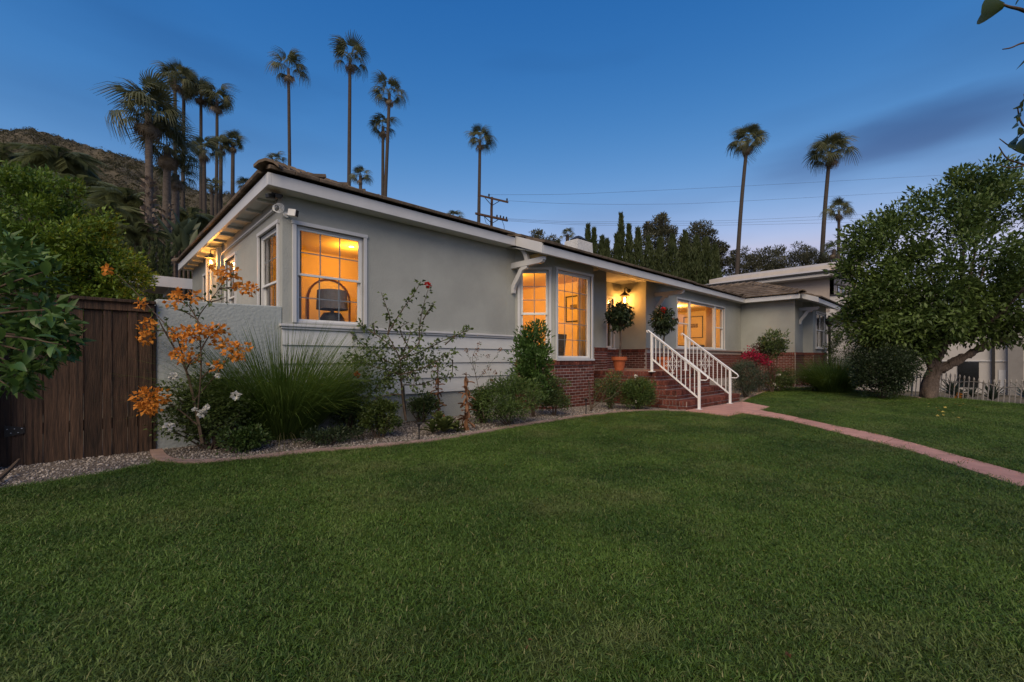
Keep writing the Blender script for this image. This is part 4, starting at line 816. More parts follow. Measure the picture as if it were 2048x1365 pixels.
def shrub(name, label, cat, base, r, n, L, W, m, zc=None, clumps=40, rad=None, stems=6, upb=0.3, group=None, shell=0.35, up=0.8, zmin=-0.9, outward=0.8, stemr=0.012, flowers=None):
    base = Vector(base); t = thing(name, label, cat, base, group); zc = r[2] if zc is None else zc; c = base + Vector((0, 0, zc))
    cs = ell_centers(c, [max(0.02, q - (rad or min(r)*0.3)*0.6) for q in r], clumps, shell, zmin); rad = rad or min(r)*0.3
    crown('foliage', cs, n, L, W, m, t, rad=rad, upb=upb, up=up, outward=outward)
    if stems:
        mb = MB()
        for k in range(stems):
            q = Vector(cs[k % len(cs)]); mb.tube(curve_pts(base + Vector((random.uniform(-1, 1)*0.04, random.uniform(-1, 1)*0.04, -0.03)), q, (random.uniform(-.05, .05), random.uniform(-.05, .05), 0.05*r[2]), 5), [stemr, stemr*0.85, stemr*0.7, stemr*0.5, stemr*0.3], 5)
        mb.build('stems', TWIG, t)
    if flowers:
        fm, nf, fs, nm = flowers
        for k in range(nf):
            q = Vector(cs[random.randrange(len(cs))]); d = (q - c); d.normalize(); pos = q + d * rad * 0.8
            rose(pos, fs * random.uniform(0.7, 1.2), fm, t, nm)
    return t
def rose(pos, s, m, parent, name='flower', n=14):
    P, d = ballpts(pos, (s*0.25,)*3, n); d = d + np.array([0, 0, 0.3]); v, f = leaf_arrays(P, d, s*0.55*np.ones(n), s*0.6*np.ones(n), fold=0.2, nrm=d)
    return npobj(name, v, f, 3, m, parent)
def cluster(pos, rr, n, s, m, parent, name):
    P, d = ballpts(pos, rr, n, 0.6); d = d + rng.normal(size=(n, 3))*0.5; v, f = leaf_arrays(P, d, s*(0.7 + 0.6*rng.random(n)), s*0.85*np.ones(n), fold=0.25, up=0.4)
    return tag(npobj(name, v, f, 3, m, parent), kind='stuff')
def twigs(name, label, cat, base, branches, depth_fn, L, W, m, dens=60, r0=0.011, extra=None, group=None):
    """branches: px polylines; depth_fn(i) depth for branch i"""
    base = Vector(base); t = thing(name, label, cat, base, group); mb = MB(); Ps = []; Ds = []
    for i, br in enumerate(branches):
        d0 = depth_fn(i); pts = smooth_poly([at(q[0], q[1], d0 + 0.10*math.sin(i*2.1 + k)) for k, q in enumerate(br)], 4); k_ = len(pts)
        rr = r0 * (1.0 if i == 0 else 0.55); mb.tube(pts, [rr * (1 - 0.75*j/(k_-1)) for j in range(k_)], 5)
        seg = [(a, b) for a, b in zip(pts, pts[1:])]; Lt = sum((b-a).length for a, b in seg); n = int(Lt * dens)
        if i == 0: n = n // 4
        for q in range(n):
            a, b = seg[min(len(seg)-1, int((0.12 + 0.88*random.random()) * len(seg)))]; p = a.lerp(b, random.random()); dv = (b-a).normalized()*0.5 + Vector(rng.normal(size=3))*0.8; Ps.append(p + dv*0.022); Ds.append(dv)
    mb.build('stems', TWIG, t); P = np.array(Ps); D = np.array(Ds); n = len(P)
    v, f = leaf_arrays(P, D, L*(0.6+0.8*rng.random(n)), W*(0.7+0.6*rng.random(n)), up=0.5); o = npobj('leaves', v, f, 3, m, t); o['kind'] = 'stuff'
    return t
def grassclump(name, label, base, n, L, W, spread, m, bend=0.35, r0=0.22):
    base = Vector(base); t = thing(name, label, 'ornamental grass', base)
    P0 = np.zeros((n, 3)); a = rng.random(n)*2*math.pi; q = np.sqrt(rng.random(n)); P0[:, 0] = base.x + np.cos(a)*q*r0; P0[:, 1] = base.y + np.sin(a)*q*r0; P0[:, 2] = base.z - 0.02
    tl = spread*(q*0.75 + 0.35*rng.random(n)); d = np.stack([np.cos(a)*tl, np.sin(a)*tl, np.ones(n)], 1) + rng.normal(size=(n, 3))*0.08
    v, f = strips(P0, d, L*(0.55 + 0.5*rng.random(n)), W*(0.7+0.6*rng.random(n)), bend*(0.2 + 1.2*rng.random(n)**1.5), nseg=6); o = npobj('blades', v, f, 4, m, t); o['kind'] = 'stuff'
    return t
BLADE = leafmat('ornamental_blade', (0.040, 0.088, 0.014), (0.20, 0.29, 0.06), trans=0.45, cscale=2.0); BLADED = leafmat('dry_blade', (0.12, 0.11, 0.05), (0.26, 0.24, 0.12), trans=0.2)
# big ornamental grass
b = gp(565, 872); tg = grassclump('ornamental_grass', 'large arching green ornamental grass clump before the grey siding', b, 6400, 1.95, 0.0092, 0.76, BLADE, 0.38, 0.36)
n = 70; a = rng.random(n)*6.28; P0 = np.stack([b.x + 0.25*np.cos(a), b.y + 0.25*np.sin(a), np.zeros(n)], 1); v, f = strips(P0, np.stack([np.cos(a)*1.0, np.sin(a)*1.0, np.ones(n)*0.8], 1), 0.5+0.4*rng.random(n), 0.007*np.ones(n), 0.9*np.ones(n), 6); o = npobj('dry_blades', v, f, 4, BLADED, tg); o['kind'] = 'stuff'
# orange bougainvillea
b = gp(402, 890); D0 = 5.05
br = [[(405, 888), (388, 800), (372, 740), (345, 690), (325, 655), (318, 640)], [(372, 740), (362, 700), (350, 668), (322, 640), (296, 612), (262, 575), (232, 548)], [(395, 830), (402, 740), (400, 680), (395, 640), (418, 605), (440, 575), (455, 548)], [(400, 650), (380, 615), (362, 598)], [(418, 605), (400, 595), (385, 592)], [(440, 578), (470, 575), (500, 578)],
      [(402, 700), (420, 670), (440, 655)], [(390, 800), (440, 740), (468, 700)], [(395, 850), (350, 815), (310, 800)], [(350, 668), (310, 660), (285, 662)], [(372, 740), (385, 720), (400, 715)], [(400, 760), (425, 735), (440, 728)], [(395, 640), (370, 625), (335, 615)], [(418, 605), (440, 600), (452, 595)]]
tb = twigs('bougainvillea', 'tall leggy bougainvillea with clusters of orange bracts by garden wall', 'bougainvillea', b, br, lambda i: D0 + 0.12*math.sin(i*1.7), 0.052, 0.034, LM['rose'], 34, 0.018)
for (x, y, s, k) in [(435, 540, 10, 14), (462, 546, 17, 26), (445, 553, 12, 16), (474, 575, 9, 12), (500, 578, 15, 24), (357, 590, 12, 16), (348, 603, 14, 18), (388, 595, 12, 14), (282, 608, 9, 10), (297, 649, 13, 16), (283, 662, 9, 9), (291, 678, 15, 18), (361, 669, 18, 30), (388, 665, 16, 26), (418, 660, 14, 20), (436, 668, 20, 34), (470, 699, 26, 50), (364, 709, 20, 32), (385, 717, 14, 18), (431, 732, 14, 16), (300, 797, 30, 80), (297, 815, 22, 36), (435, 688, 10, 10), (216, 540, 9, 14), (375, 675, 14, 18)]:
    cluster(at(x, y, D0 - 0.05 + 0.1*math.sin(x)), (s/172, s/172, s/210), int(k*1.9), 0.048, ORNG, tb, 'flower_cluster')
# white rose bush
tr_ = shrub('rose_bush', 'white rose bush sprawling below the orange bougainvillea', 'rose bush', gp(425, 898), (0.62, 0.42, 0.56), 5200, 0.048, 0.032, LM['rose'], zc=0.52, clumps=80, rad=0.15, stems=22, shell=0.7)
for (x, y, s) in [(338, 853, 0.085), (345, 753, 0.075), (404, 828, 0.08), (413, 816, 0.07), (472, 791, 0.08), (436, 752, 0.05), (425, 735, 0.04), (390, 820, 0.05)]: rose(at(x, y, 4.75), s, WHTF, tr_, 'white_rose', 22)
# low sprawling plants by the kerb
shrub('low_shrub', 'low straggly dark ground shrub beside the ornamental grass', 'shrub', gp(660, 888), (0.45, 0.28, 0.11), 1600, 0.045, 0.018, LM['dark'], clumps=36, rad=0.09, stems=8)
shrub('round_shrub', 'small rounded glossy box shrub beneath the red hibiscus', 'shrub', gp(760, 876), (0.32, 0.29, 0.29), 4200, 0.034, 0.022, LM['box'], clumps=60, rad=0.09)
# hibiscus, leggy
b = gp(812, 842); dh = 6.75
br = [[(812, 842), (806, 800), (802, 760), (800, 720), (786, 690), (775, 670)], [(775, 670), (780, 640), (772, 612), (762, 585)], [(775, 670), (792, 640), (812, 610), (830, 585), (842, 563)], [(838, 690), (840, 650), (846, 615), (856, 580)], [(846, 640), (858, 620), (868, 607)], [(800, 720), (825, 700), (840, 680), (845, 650)], [(790, 700), (760, 675), (735, 660), (720, 645)],
      [(800, 720), (850, 700), (890, 680), (935, 662)], [(890, 690), (915, 670), (940, 660)], [(800, 735), (760, 715), (725, 690), (700, 665)], [(802, 750), (850, 735), (885, 715), (910, 705)], [(802, 750), (770, 740), (735, 730), (705, 720)], [(803, 770), (840, 770), (870, 760), (895, 755)], [(805, 790), (780, 790), (750, 800), (735, 830)], [(750, 670), (748, 655), (748, 645)], [(905, 720), (905, 740), (900, 765)], [(803, 760), (830, 745), (825, 780)], [(800, 715), (815, 685), (822, 660)], [(801, 740), (765, 760), (740, 790), (720, 800)], [(820, 700), (800, 660), (818, 645)]]
th = twigs('hibiscus', 'leggy hibiscus shrub with red flower in front of grey siding', 'hibiscus', b, br, lambda i: dh + 0.22*math.sin(i*2.3), 0.066, 0.046, LM['rose'], 52, 0.020)
for k, (x, y) in enumerate([(800, 735), (775, 760), (830, 725), (735, 770), (865, 720), (720, 720), (760, 700)]):
    P, d = ballpts(at(x, y, dh), (0.34, 0.24, 0.24), 190, 0.7); v, f = leaf_arrays(P, d + rng.normal(size=d.shape), 0.045 + 0.03*rng.random(190), 0.036*np.ones(190)); o = npobj('leaf_mass', v, f, 3, LM['rose'], th); o['kind'] = 'stuff'
rose(at(856, 571, dh-0.05), 0.10, REDF, th, 'red_flower', 16); rose(at(714, 750, dh-0.2), 0.085, REDF, th, 'red_flower', 14)
tag(MB().tube([gp(812, 838) + Vector((0, 0, -0.03)), at(806, 770, 6.85)], 0.02, 6).build('garden_stake', mat('stake_wood', (0.22, 0.20, 0.17), 0.9, 0.2, 8)), 'grey wooden stake supporting the leggy hibiscus', 'stake')
# succulent rosettes
SUCC = leafmat('succulent_leaf', (0.045, 0.065, 0.018), (0.11, 0.13, 0.035), per='object', trans=0.12, rough=0.4)
t = thing('succulent', 'low green paddle leaved succulent rosette at the kerb', 'succulent', gp(888, 868))
def paddle(m):
    n = 7; v = []; f = []
    for i in range(n+1):
        q = i/n; wd = 0.052*math.sin(math.pi*min(1, 0.12 + q*0.80))**0.7*(0.55+0.6*q) if i < n else 0.012; x = 0.20*q; z = 0.10*q - 0.085*q*q
        v += [(x, -wd, z+0.02), (x, 0, z), (x, wd, z+0.02)]
    for i in range(n): f += [(3*i, 3*i+1, 3*i+4, 3*i+3), (3*i+1, 3*i+2, 3*i+5, 3*i+4)]
    me = npmesh('leaf', v, f, 4); me.materials.append(m); return me
PAD = paddle(SUCC); bb = gp(888, 868)
for (ox, oy, oz, sc_, nn) in [(0, 0, 0.02, 1.0, 22), (-0.17, 0.05, 0.02, 0.9, 18), (0.14, 0.07, 0.03, 0.95, 18), (0.02, 0.16, 0.10, 1.0, 16), (0.22, -0.03, 0.0, 0.7, 12)]:
    for k in range(nn):
        o = bpy.data.objects.new('leaf', PAD); C.objects.link(o); o.parent = t; q = k/nn; o.location = (ox, oy, oz + 0.10*q); o.rotation_euler = (random.uniform(-.15, .15), -R(4 + 70*q), k*2.4); s_ = sc_*(1.08 - 0.45*q); o.scale = (s_, s_, s_)
for (x, y, rx, rz, nn, key, lab) in [(700, 862, 0.36, 0.34, 2600, 'rose', 'loose twiggy rose growing between the grass clump and hibiscus'), (842, 846, 0.34, 0.30, 1500, 'rose', 'thin leafy weed patch around the hibiscus stake'), (490, 902, 0.34, 0.16, 1700, 'shrub', 'low leafy edging plant at the kerb before the grass clump'), (960, 846, 0.30, 0.34, 2000, 'rose', 'twiggy olive shrub behind the dry brown stalks')]:
    shrub('loose_shrub', lab, 'shrub', gp(x, y), (rx, rx*0.8, rz), nn, 0.05, 0.028, LM[key], clumps=50, rad=0.12, stems=14, shell=0.75)
# brown drying stalks
BRNL = paddle(BROWNL)
for (bx, by, tx, ty, d0, lab) in [(876, 842, 874, 722, 6.7, 'tall rusty brown drying flower stalk rising from the succulent'), (933, 862, 932, 745, 6.45, 'thick stalk with curled drying brown leaves beside the succulent')]:
    b = gp(bx, by); top = at(tx, ty, (EYE*FPX)/(by-HOR)); t = thing('dry_stalk', lab, 'plant', b); MB().tube(curve_pts(b, top, (0.015, 0, 0), 6), [0.016, 0.015, 0.013, 0.012, 0.01, 0.007], 7).build('stem', BROWNL, t)
    for k in range(48):
        q = 0.1 + 0.88*k/48; o = bpy.data.objects.new('leaf', BRNL); C.objects.link(o); o.parent = t; p = b.lerp(top, q) - b; o.location = p; o.rotation_euler = (random.uniform(-.4, .4), R(random.uniform(-25, 105)), k*2.4); s_ = random.uniform(0.55, 1.0)*(1.1-0.5*q); o.scale = (s_, s_*0.75, s_)
# seed head plant
b = gp(968, 838); br = [[(968, 838), (960, 790), (950, 745), (945, 715), (958, 690)], [(950, 745), (940, 720), (933, 700)], [(955, 760), (975, 735), (1000, 702)], [(950, 740), (955, 715), (975, 712)], [(960, 790), (985, 770), (975, 745)]]
ts = twigs('seed_head_plant', 'thin stemmed plant with brown seed heads near the tall green shrub', 'plant', b, br, lambda i: 7.3 + 0.1*i, 0.03, 0.02, LM['rose'], 40, 0.007)
for (x, y) in [(958, 688), (933, 702), (950, 712), (955, 700), (1000, 700), (976, 712), (968, 745), (978, 738), (990, 745), (985, 760)]: cluster(at(x, y, 7.3), (0.03, 0.03, 0.035), 22, 0.022, LM['maroon'] if False else BROWNL, ts, 'seed_head')
# path lights
def pathlight(px, py, ptop, lab):
    b = gp(px, py); h = (py - ptop) * (EYE*FPX/(py-HOR)) / FPX; t = thing('path_light', lab, 'path light', b)
    MB().tube([b + Vector((0, 0, -0.05)), b + Vector((0, 0, h-0.05))], 0.010, 8).build('stake', BLACKP, t); MB().lathe([(0.012, h-0.05), (0.02, h-0.03), (0.045, h-0.012), (0.045, h-0.004), (0.01, h+0.008)], b, 14).build('cap', BLACKP, t)
pathlight(838, 881, 846, 'slim black garden path light in gravel near the succulent'); pathlight(1172, 832, 797, 'slim black garden path light in gravel before the bay window')
# shrubs by the bay and steps
shrub('low_shrub', 'broad low dark green rosemary like shrub left of the bay window', 'shrub', gp(1020, 850), (0.66, 0.52, 0.42), 10000, 0.050, 0.013, LM['shrub'], clumps=90, rad=0.14, upb=0.6)
shrub('citrus_shrub', 'tall upright leafy green shrub against the angled bay window', 'shrub', gp(1066, 834), (0.47, 0.40, 0.88), 6000, 0.075, 0.036, LM['citrus'], zc=0.95, clumps=100, rad=0.17, stems=12, upb=0.8, shell=0.55)
shrub('loose_shrub', 'loose olive green shrub below the bay window bricks', 'shrub', gp(1108, 832), (0.40, 0.36, 0.40), 4600, 0.045, 0.020, LM['rose'], clumps=50, rad=0.12)
b = gp(1182, 822); br = [[(1182, 822), (1180, 800), (1178, 770), (1176, 760)], [(1182, 822), (1190, 800), (1202, 775), (1205, 757)], [(1182, 818), (1200, 805), (1222, 795), (1240, 780)], [(1184, 815), (1192, 795), (1188, 775)], [(1200, 805), (1208, 790), (1216, 770)]]
twigs('bare_shrub', 'bare pale branched pruned shrub in front of the bay brickwork', 'shrub', b, br, lambda i: 9.2 + 0.1*math.sin(i), 0.03, 0.02, LM['rose'], 26, 0.024)
shrub('wispy_shrub', 'wispy yellowish shrub between bay and brick steps', 'shrub', gp(1222, 818), (0.46, 0.36, 0.42), 2600, 0.045, 0.018, LM['rose'], clumps=56, rad=0.13, stems=12, shell=0.6)
shrub('round_shrub', 'dense rounded dark green bush at the foot of the brick steps', 'shrub', gp(1275, 820), (0.46, 0.44, 0.37), 9000, 0.045, 0.015, LM['shrub'], zc=0.36, clumps=90, rad=0.13, upb=0.5, flowers=(WHTF, 2, 0.06, 'white_flower'))
shrub('grey_shrub', 'soft grey green rounded bush beyond the second handrail', 'shrub', gp(1492, 795), (0.58, 0.55, 0.56), 9000, 0.050, 0.013, LM['grey'], clumps=90, rad=0.17, upb=0.7)
b = gp(1520, 785); tm = shrub('bougainvillea', 'crimson bougainvillea against the brick base of the wing', 'bougainvillea', b, (0.75, 0.55, 0.62), 2600, 0.05, 0.03, LM['maroon'], zc=1.0, clumps=40, rad=0.2, stems=8)
for (x, y, s) in [(1500, 703, 14), (1492, 712, 10), (1512, 712, 12), (1522, 718, 14), (1532, 724, 10), (1505, 718, 10)]: cluster(at(x, y, 13.4), (s/66, s/66, s/90), 70, 0.055, MAGF, tm, 'flower_cluster')
shrub('leafy_shrub', 'open branching green shrub growing beside the crimson bougainvillea', 'shrub', gp(1545, 785), (0.62, 0.5, 0.55), 1900, 0.085, 0.045, LM['rose'], zc=1.55, clumps=40, rad=0.2, stems=10, upb=0.5)
shrub('rose_bush', 'low bushy white rose in front of the wing brickwork', 'rose bush', gp(1555, 783), (0.85, 0.6, 0.40), 5000, 0.05, 0.028, LM['rose'], clumps=70, rad=0.18, flowers=(WHTF, 7, 0.085, 'white_rose'))
shrub('rose_bush', 'straggly white rose between the brick wing and grass clump', 'rose bush', gp(1625, 783), (0.6, 0.5, 0.40), 2600, 0.05, 0.028, LM['rose'], clumps=50, rad=0.17, flowers=(WHTF, 5, 0.085, 'white_rose'))
grassclump('ornamental_grass', 'fountain shaped green grass clump beside the dark hedge', gp(1668, 785), 3600, 1.62, 0.013, 0.75, BLADE, 0.40, 0.42)
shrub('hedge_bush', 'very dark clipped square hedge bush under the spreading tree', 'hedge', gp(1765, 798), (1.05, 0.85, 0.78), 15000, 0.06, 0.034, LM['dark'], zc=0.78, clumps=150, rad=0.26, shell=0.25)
shrub('grey_shrub', 'tall grey green shrub behind the dark clipped hedge', 'shrub', at(1722, 770, 17.5).xyz * Vector((1, 1, 0)), (1.2, 1.0, 1.3), 6000, 0.07, 0.03, LM['grey'], zc=1.55, clumps=80, rad=0.35)
p = gp(1659, 779); tc_ = thing('climber', 'leafy climbing vine on the dark post at the far corner of the wing', 'vine', p)
cpx = xat(1659, 4.3); MB().tube([(cpx, 4.3, 0), (cpx, 4.3, 2.2), (cpx-0.05, 4.3, 3.0)], 0.05, 8).build('post', DARKM, tc_); MB().lathe([(0.06, 2.5), (0.13, 2.62), (0.16, 2.8), (0.16, 2.86), (0.05, 2.9)], (cpx, 4.3, 0), 10).build('rain_head', DARKM, tc_)
crown('foliage', [(cpx + random.uniform(-.25, .25), 4.15 + random.uniform(-.2, .2), 0.3 + 2.0*k/24) for k in range(25)], 2200, 0.07, 0.04, LM['rose'], tc_, rad=0.2)
# potted standard trees
def potted(x, y, label, ntrunk, fl):
    t = thing('potted_tree', label, 'potted tree', (x, y, 0.80), 'terracotta pots with standard trees on the porch')
    pot = MB().lathe([(0.11, 0.80), (0.165, 1.06), (0.20, 1.06), (0.205, 1.15), (0.18, 1.15), (0.17, 1.11), (0.05, 1.10)], (x, y, 0), 28).build('pot', TERRA, t)
    MB().tube(curve_pts((x, y, 1.09), (x+0.02, y-0.01, 1.85), (0.04*ntrunk, 0, 0), 7), [0.03, 0.027, 0.025, 0.024, 0.023, 0.022, 0.02], 8).build('trunk', BARK, t)
    cs = ell_centers((x, y, 2.16), (0.31, 0.31, 0.33), 46, 0.4)
    mb = MB()
    for q in cs[:12]: mb.tube(curve_pts((x+0.02, y-0.01, 1.82), q, (0, 0, 0.03), 4), [0.012, 0.009, 0.006, 0.003], 5)
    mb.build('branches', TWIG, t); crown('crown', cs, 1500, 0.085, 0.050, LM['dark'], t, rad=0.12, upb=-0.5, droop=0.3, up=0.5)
    for (dx, dy, dz_, s) in fl: rose((x+dx, y+dy, dz_), s, REDF, t, 'red_flower', 16)
potted(9.85, 6.25, 'potted standard tree without flowers beside the entry recess', 1, []); potted(11.55, 5.9, 'potted standard hibiscus with red flower between the handrails', -1, [(-0.28, -0.12, 2.42, 0.13), (0.30, -0.1, 2.2, 0.09)])
# fallen leaves and petals on the lawn
for (px, py, m, lab, s) in [(1575, 1305, BROWNL, 'curled brown leaf lying on the open lawn', 0.026), (1057, 1281, BROWNL, 'small tan mushroom like dry leaf lying on the lawn', 0.022)]:
    b = gp(px, py, 0.035); n = 2; v, f = leaf_arrays(np.tile(np.array(b), (n, 1)) + rng.normal(size=(n, 3))*0.006, rng.normal(size=(n, 3))*[1, 1, 0.3], s*np.ones(n), s*0.7*np.ones(n)); o = npobj('fallen_leaf', v, f, 3, m); tag(o, lab, 'leaf')
for k in range(14):
    b = gp(random.uniform(1780, 2030), random.uniform(806, 838), 0.03); v, f = leaf_arrays(np.array([b]), np.array([[random.uniform(-1, 1), random.uniform(-1, 1), 0.1]]), np.array([0.07]), np.array([0.05])); o = npobj('fallen_leaf', v, f, 3, YELF); tag(o, 'pale yellow leaf fallen on the lawn under the spreading tree', 'leaf', 'fallen leaves under the spreading tree')
# ------------------------------------------------------------------ trees near the house
def tree(name, label, base, trunk_pts, trunk_r, centers, n, L, W, m, rad, limbs=14, group=None, bark=BARK, upb=0.3, fork=None, cat='tree', **kw):
    base = Vector(base); t = thing(name, label, cat, base, group); k = len(trunk_pts)
    mb = MB(); mb.tube(trunk_pts, [trunk_r * (1 - 0.55*i/(k-1)) for i in range(k)], 10); fork = Vector(fork or trunk_pts[-1])
    cs = [Vector(c) for c in centers]; sel = sorted(range(len(cs)), key=lambda i: random.random())[:limbs]
    for i in sel:
        q = cs[i]; mid = fork.lerp(q, 0.5) + Vector((random.uniform(-.1, .1), random.uniform(-.1, .1), -0.06)) * (q-fork).length
        mb.tube(smooth_poly([fork, mid, q], 4), [trunk_r*(0.34 - 0.3*j/8) for j in range(9)], 6)
    mb.build('trunk', bark, t, smooth=True); crown('crown', [tuple(c) for c in cs], n, L, W, m, t, rad=rad, upb=upb, **kw); return t
# spreading tree on the right of the lawn
DT = 12.9; b = gp(1858, 798)
tp = [b + Vector((0, 0, -0.1)), at(1858, 770, DT), at(1868, 745, DT), at(1872, 725, DT), at(1872, 690, DT+0.1)]
cs = []
for (x, y, rr, n, dd) in [(1760, 520, 75, 26, 0), (1830, 470, 95, 34, 0.3), (1930, 420, 90, 34, 0), (2010, 400, 75, 26, 0.2), (1740, 590, 45, 14, -0.2), (1800, 600, 85, 30, -0.4), (1900, 560, 115, 46, -0.7), (2010, 560, 100, 40, -0.6), (1790, 655, 60, 16, -0.3), (1870, 655, 80, 30, -0.5), (1750, 650, 60, 22, -0.2), (1790, 690, 45, 12, -0.3), (1820, 690, 45, 12, -0.2), (1920, 690, 50, 12, 0.5), (1960, 640, 75, 24, -0.7), (2040, 640, 70, 22, -0.5), (2100, 500, 110, 34, 0), (2120, 620, 90, 26, 0), (1925, 365, 28, 8, 0), (1965, 372, 40, 10, 0.2), (1715, 545, 26, 8, 0.1), (1735, 475, 26, 7, 0.2), (1788, 445, 24, 6, 0.2)]:
    for k in range(n):
        d = rng.normal(size=3); d /= np.linalg.norm(d); q = rng.random() ** 0.4; c = at(x, y, DT + dd); s_ = rr/70; v_ = d*q*s_; cs.append((c.x + v_[0], c.y + v_[1], max((1.62 if 1830 < x < 2000 else 1.15) + 0.5*rng.random(), c.z + v_[2]*0.85)))
tt = tree('spreading_tree', 'broad spreading leafy tree with forked rough trunk on the lawn edge', b, tp, 0.24, cs, 46000, 0.14, 0.062, LM['tree'], 0.40, limbs=30, fork=at(1872, 690, DT+0.1), upb=0.25)
mb = MB()
for pts, r0 in (([(1862, 752), (1890, 735), (1930, 715), (1975, 690), (2020, 672), (2070, 640)], 0.13), ([(1866, 740), (1900, 725), (1940, 705), (1990, 680)], 0.10), ([(1862, 735), (1852, 705), (1846, 680), (1830, 640)], 0.12), ([(1868, 730), (1885, 700), (1890, 665), (1900, 620)], 0.13)):
    q = smooth_poly([at(x, y, DT - 0.1*i) for i, (x, y) in enumerate(pts)], 3); mb.tube(q, [r0*(1-0.6*i/(len(q)-1)) for i in range(len(q))], 8)
lb = mb.build('limbs', BARK, tt, smooth=True)
btx = bpy.data.textures.new('bark_relief', 'CLOUDS'); btx.noise_scale = 0.11; btx.noise_depth = 3
for o in (lb, next(c for c in tt.children if c.name.startswith('trunk'))):
    sb = o.modifiers.new('sub', 'SUBSURF'); sb.levels = sb.render_levels = 2; dm = o.modifiers.new('relief', 'DISPLACE'); dm.texture = btx; dm.texture_coords = 'LOCAL'; dm.strength = 0.13; dm.mid_level = 0.5
# rounded citrus-like tree behind the gate
cs = []
for (x, y, rr, n, dd) in [(60, 460, 120, 50, 0), (150, 500, 95, 40, 0.2), (30, 560, 110, 40, 0), (200, 560, 80, 34, 0.2), (120, 580, 100, 36, 0), (-90, 480, 130, 40, 0.3), (235, 580, 45, 12, 0.2), (70, 400, 60, 14, 0.2)]:
    for k in range(n):
        d = rng.normal(size=3); d /= np.linalg.norm(d); q = rng.random() ** 0.3; c = at(x, y, 8.6 + dd); v_ = d*q*rr/103; cs.append((c.x + v_[0], c.y + v_[1], c.z + v_[2]))
b = at(70, 700, 8.8); b.z = 0
tree('citrus_tree', 'dense bright green rounded tree behind the wooden gate', b, [b, b + Vector((0.05, 0, 1.2)), b + Vector((0, 0.05, 2.2))], 0.12, cs, 34000, 0.085, 0.042, LM['hedge'], 0.26, limbs=20, upb=0.45)
# near citrus at the left edge: its larger leaves are parts
NL = leafmat('near_leaf', (0.034, 0.085, 0.018), (0.13, 0.22, 0.05), per='object', trans=0.35, rough=0.38, spec=0.4)
def bigleaf(m, L=0.105, W=0.05):
    n = 6; v = []; f = []
    for i in range(n+1):
        q = i/n; wd = W/2*math.sin(math.pi*(0.06 + 0.92*q))**0.8; x = L*q; z = -0.035*q*q*1.4
        v += [(x, -wd, z + wd*0.45), (x, 0, z), (x, wd, z + wd*0.45)]
    for i in range(n): f += [(3*i, 3*i+1, 3*i+4, 3*i+3), (3*i+1, 3*i+2, 3*i+5, 3*i+4)]
    me = npmesh('leaf', v, f, 4); me.materials.append(m); return me
NLM = [bigleaf(NL), bigleaf(NL, 0.09, 0.042), bigleaf(NL, 0.12, 0.055)]
def put_leaf(parent, pos, d, roll, s=1.0, me=None):
    d = Vector(d).normalized(); q = d.to_track_quat('X', 'Z'); o = bpy.data.objects.new('leaf', me or random.choice(NLM)); C.objects.link(o); o.parent = parent
    o.location = Vector(pos) - Vector(parent.location); o.rotation_euler = (q.to_matrix() @ Matrix.Rotation(roll, 3, 'X')).to_euler(); o.scale = (s, s, s)
b = at(-190, 800, 3.1); b.z = 0
tn = thing('lemon_tree', 'near leafy lemon tree branch overhanging the wooden gate', 'tree', b); mb = MB(); mb.tube([b, b + Vector((0.03, 0, 0.6)), b + Vector((0, 0.03, 1.1))], [0.06, 0.05, 0.04], 9); fk = b + Vector((0, 0.03, 1.1)); LP = []
ends = [(30, 540), (60, 575), (85, 545), (100, 620), (70, 650), (95, 680), (125, 690), (60, 700), (20, 620), (10, 720), (45, 745), (15, 500), (-20, 560), (90, 715), (25, 670), (-40, 640), (-60, 500), (-70, 700), (110, 650), (20, 775), (50, 615), (70, 520)]
for i, (x, y) in enumerate(ends):
    q = at(x, y, 3.05 + 0.35*math.sin(i*1.9)); mid = fk.lerp(q, 0.55) + Vector((0, 0, 0.10)); pts = smooth_poly([fk, mid, q], 5); mb.tube(pts, [0.018*(1-0.85*j/10) for j in range(11)], 5)
    for k in range(13):
        p = pts[random.randrange(5, 11)] + Vector(rng.normal(size=3))*0.045; LP.append((p, Vector(rng.normal(size=3))*0.75 + (q-fk).normalized()*0.8 + Vector((0, 0, 0.15))))
mb.build('branches', TWIG, tn, smooth=True)
for p, d in LP[:286]: put_leaf(tn, p, d, random.uniform(-0.7, 0.7), random.uniform(0.75, 1.15))
crown('leaves', [at(x, y, 3.2 + 0.2*math.sin(i)) for i, (x, y) in enumerate(ends)], 900, 0.10, 0.046, LM['citrus'], tn, rad=0.13, upb=0.2)
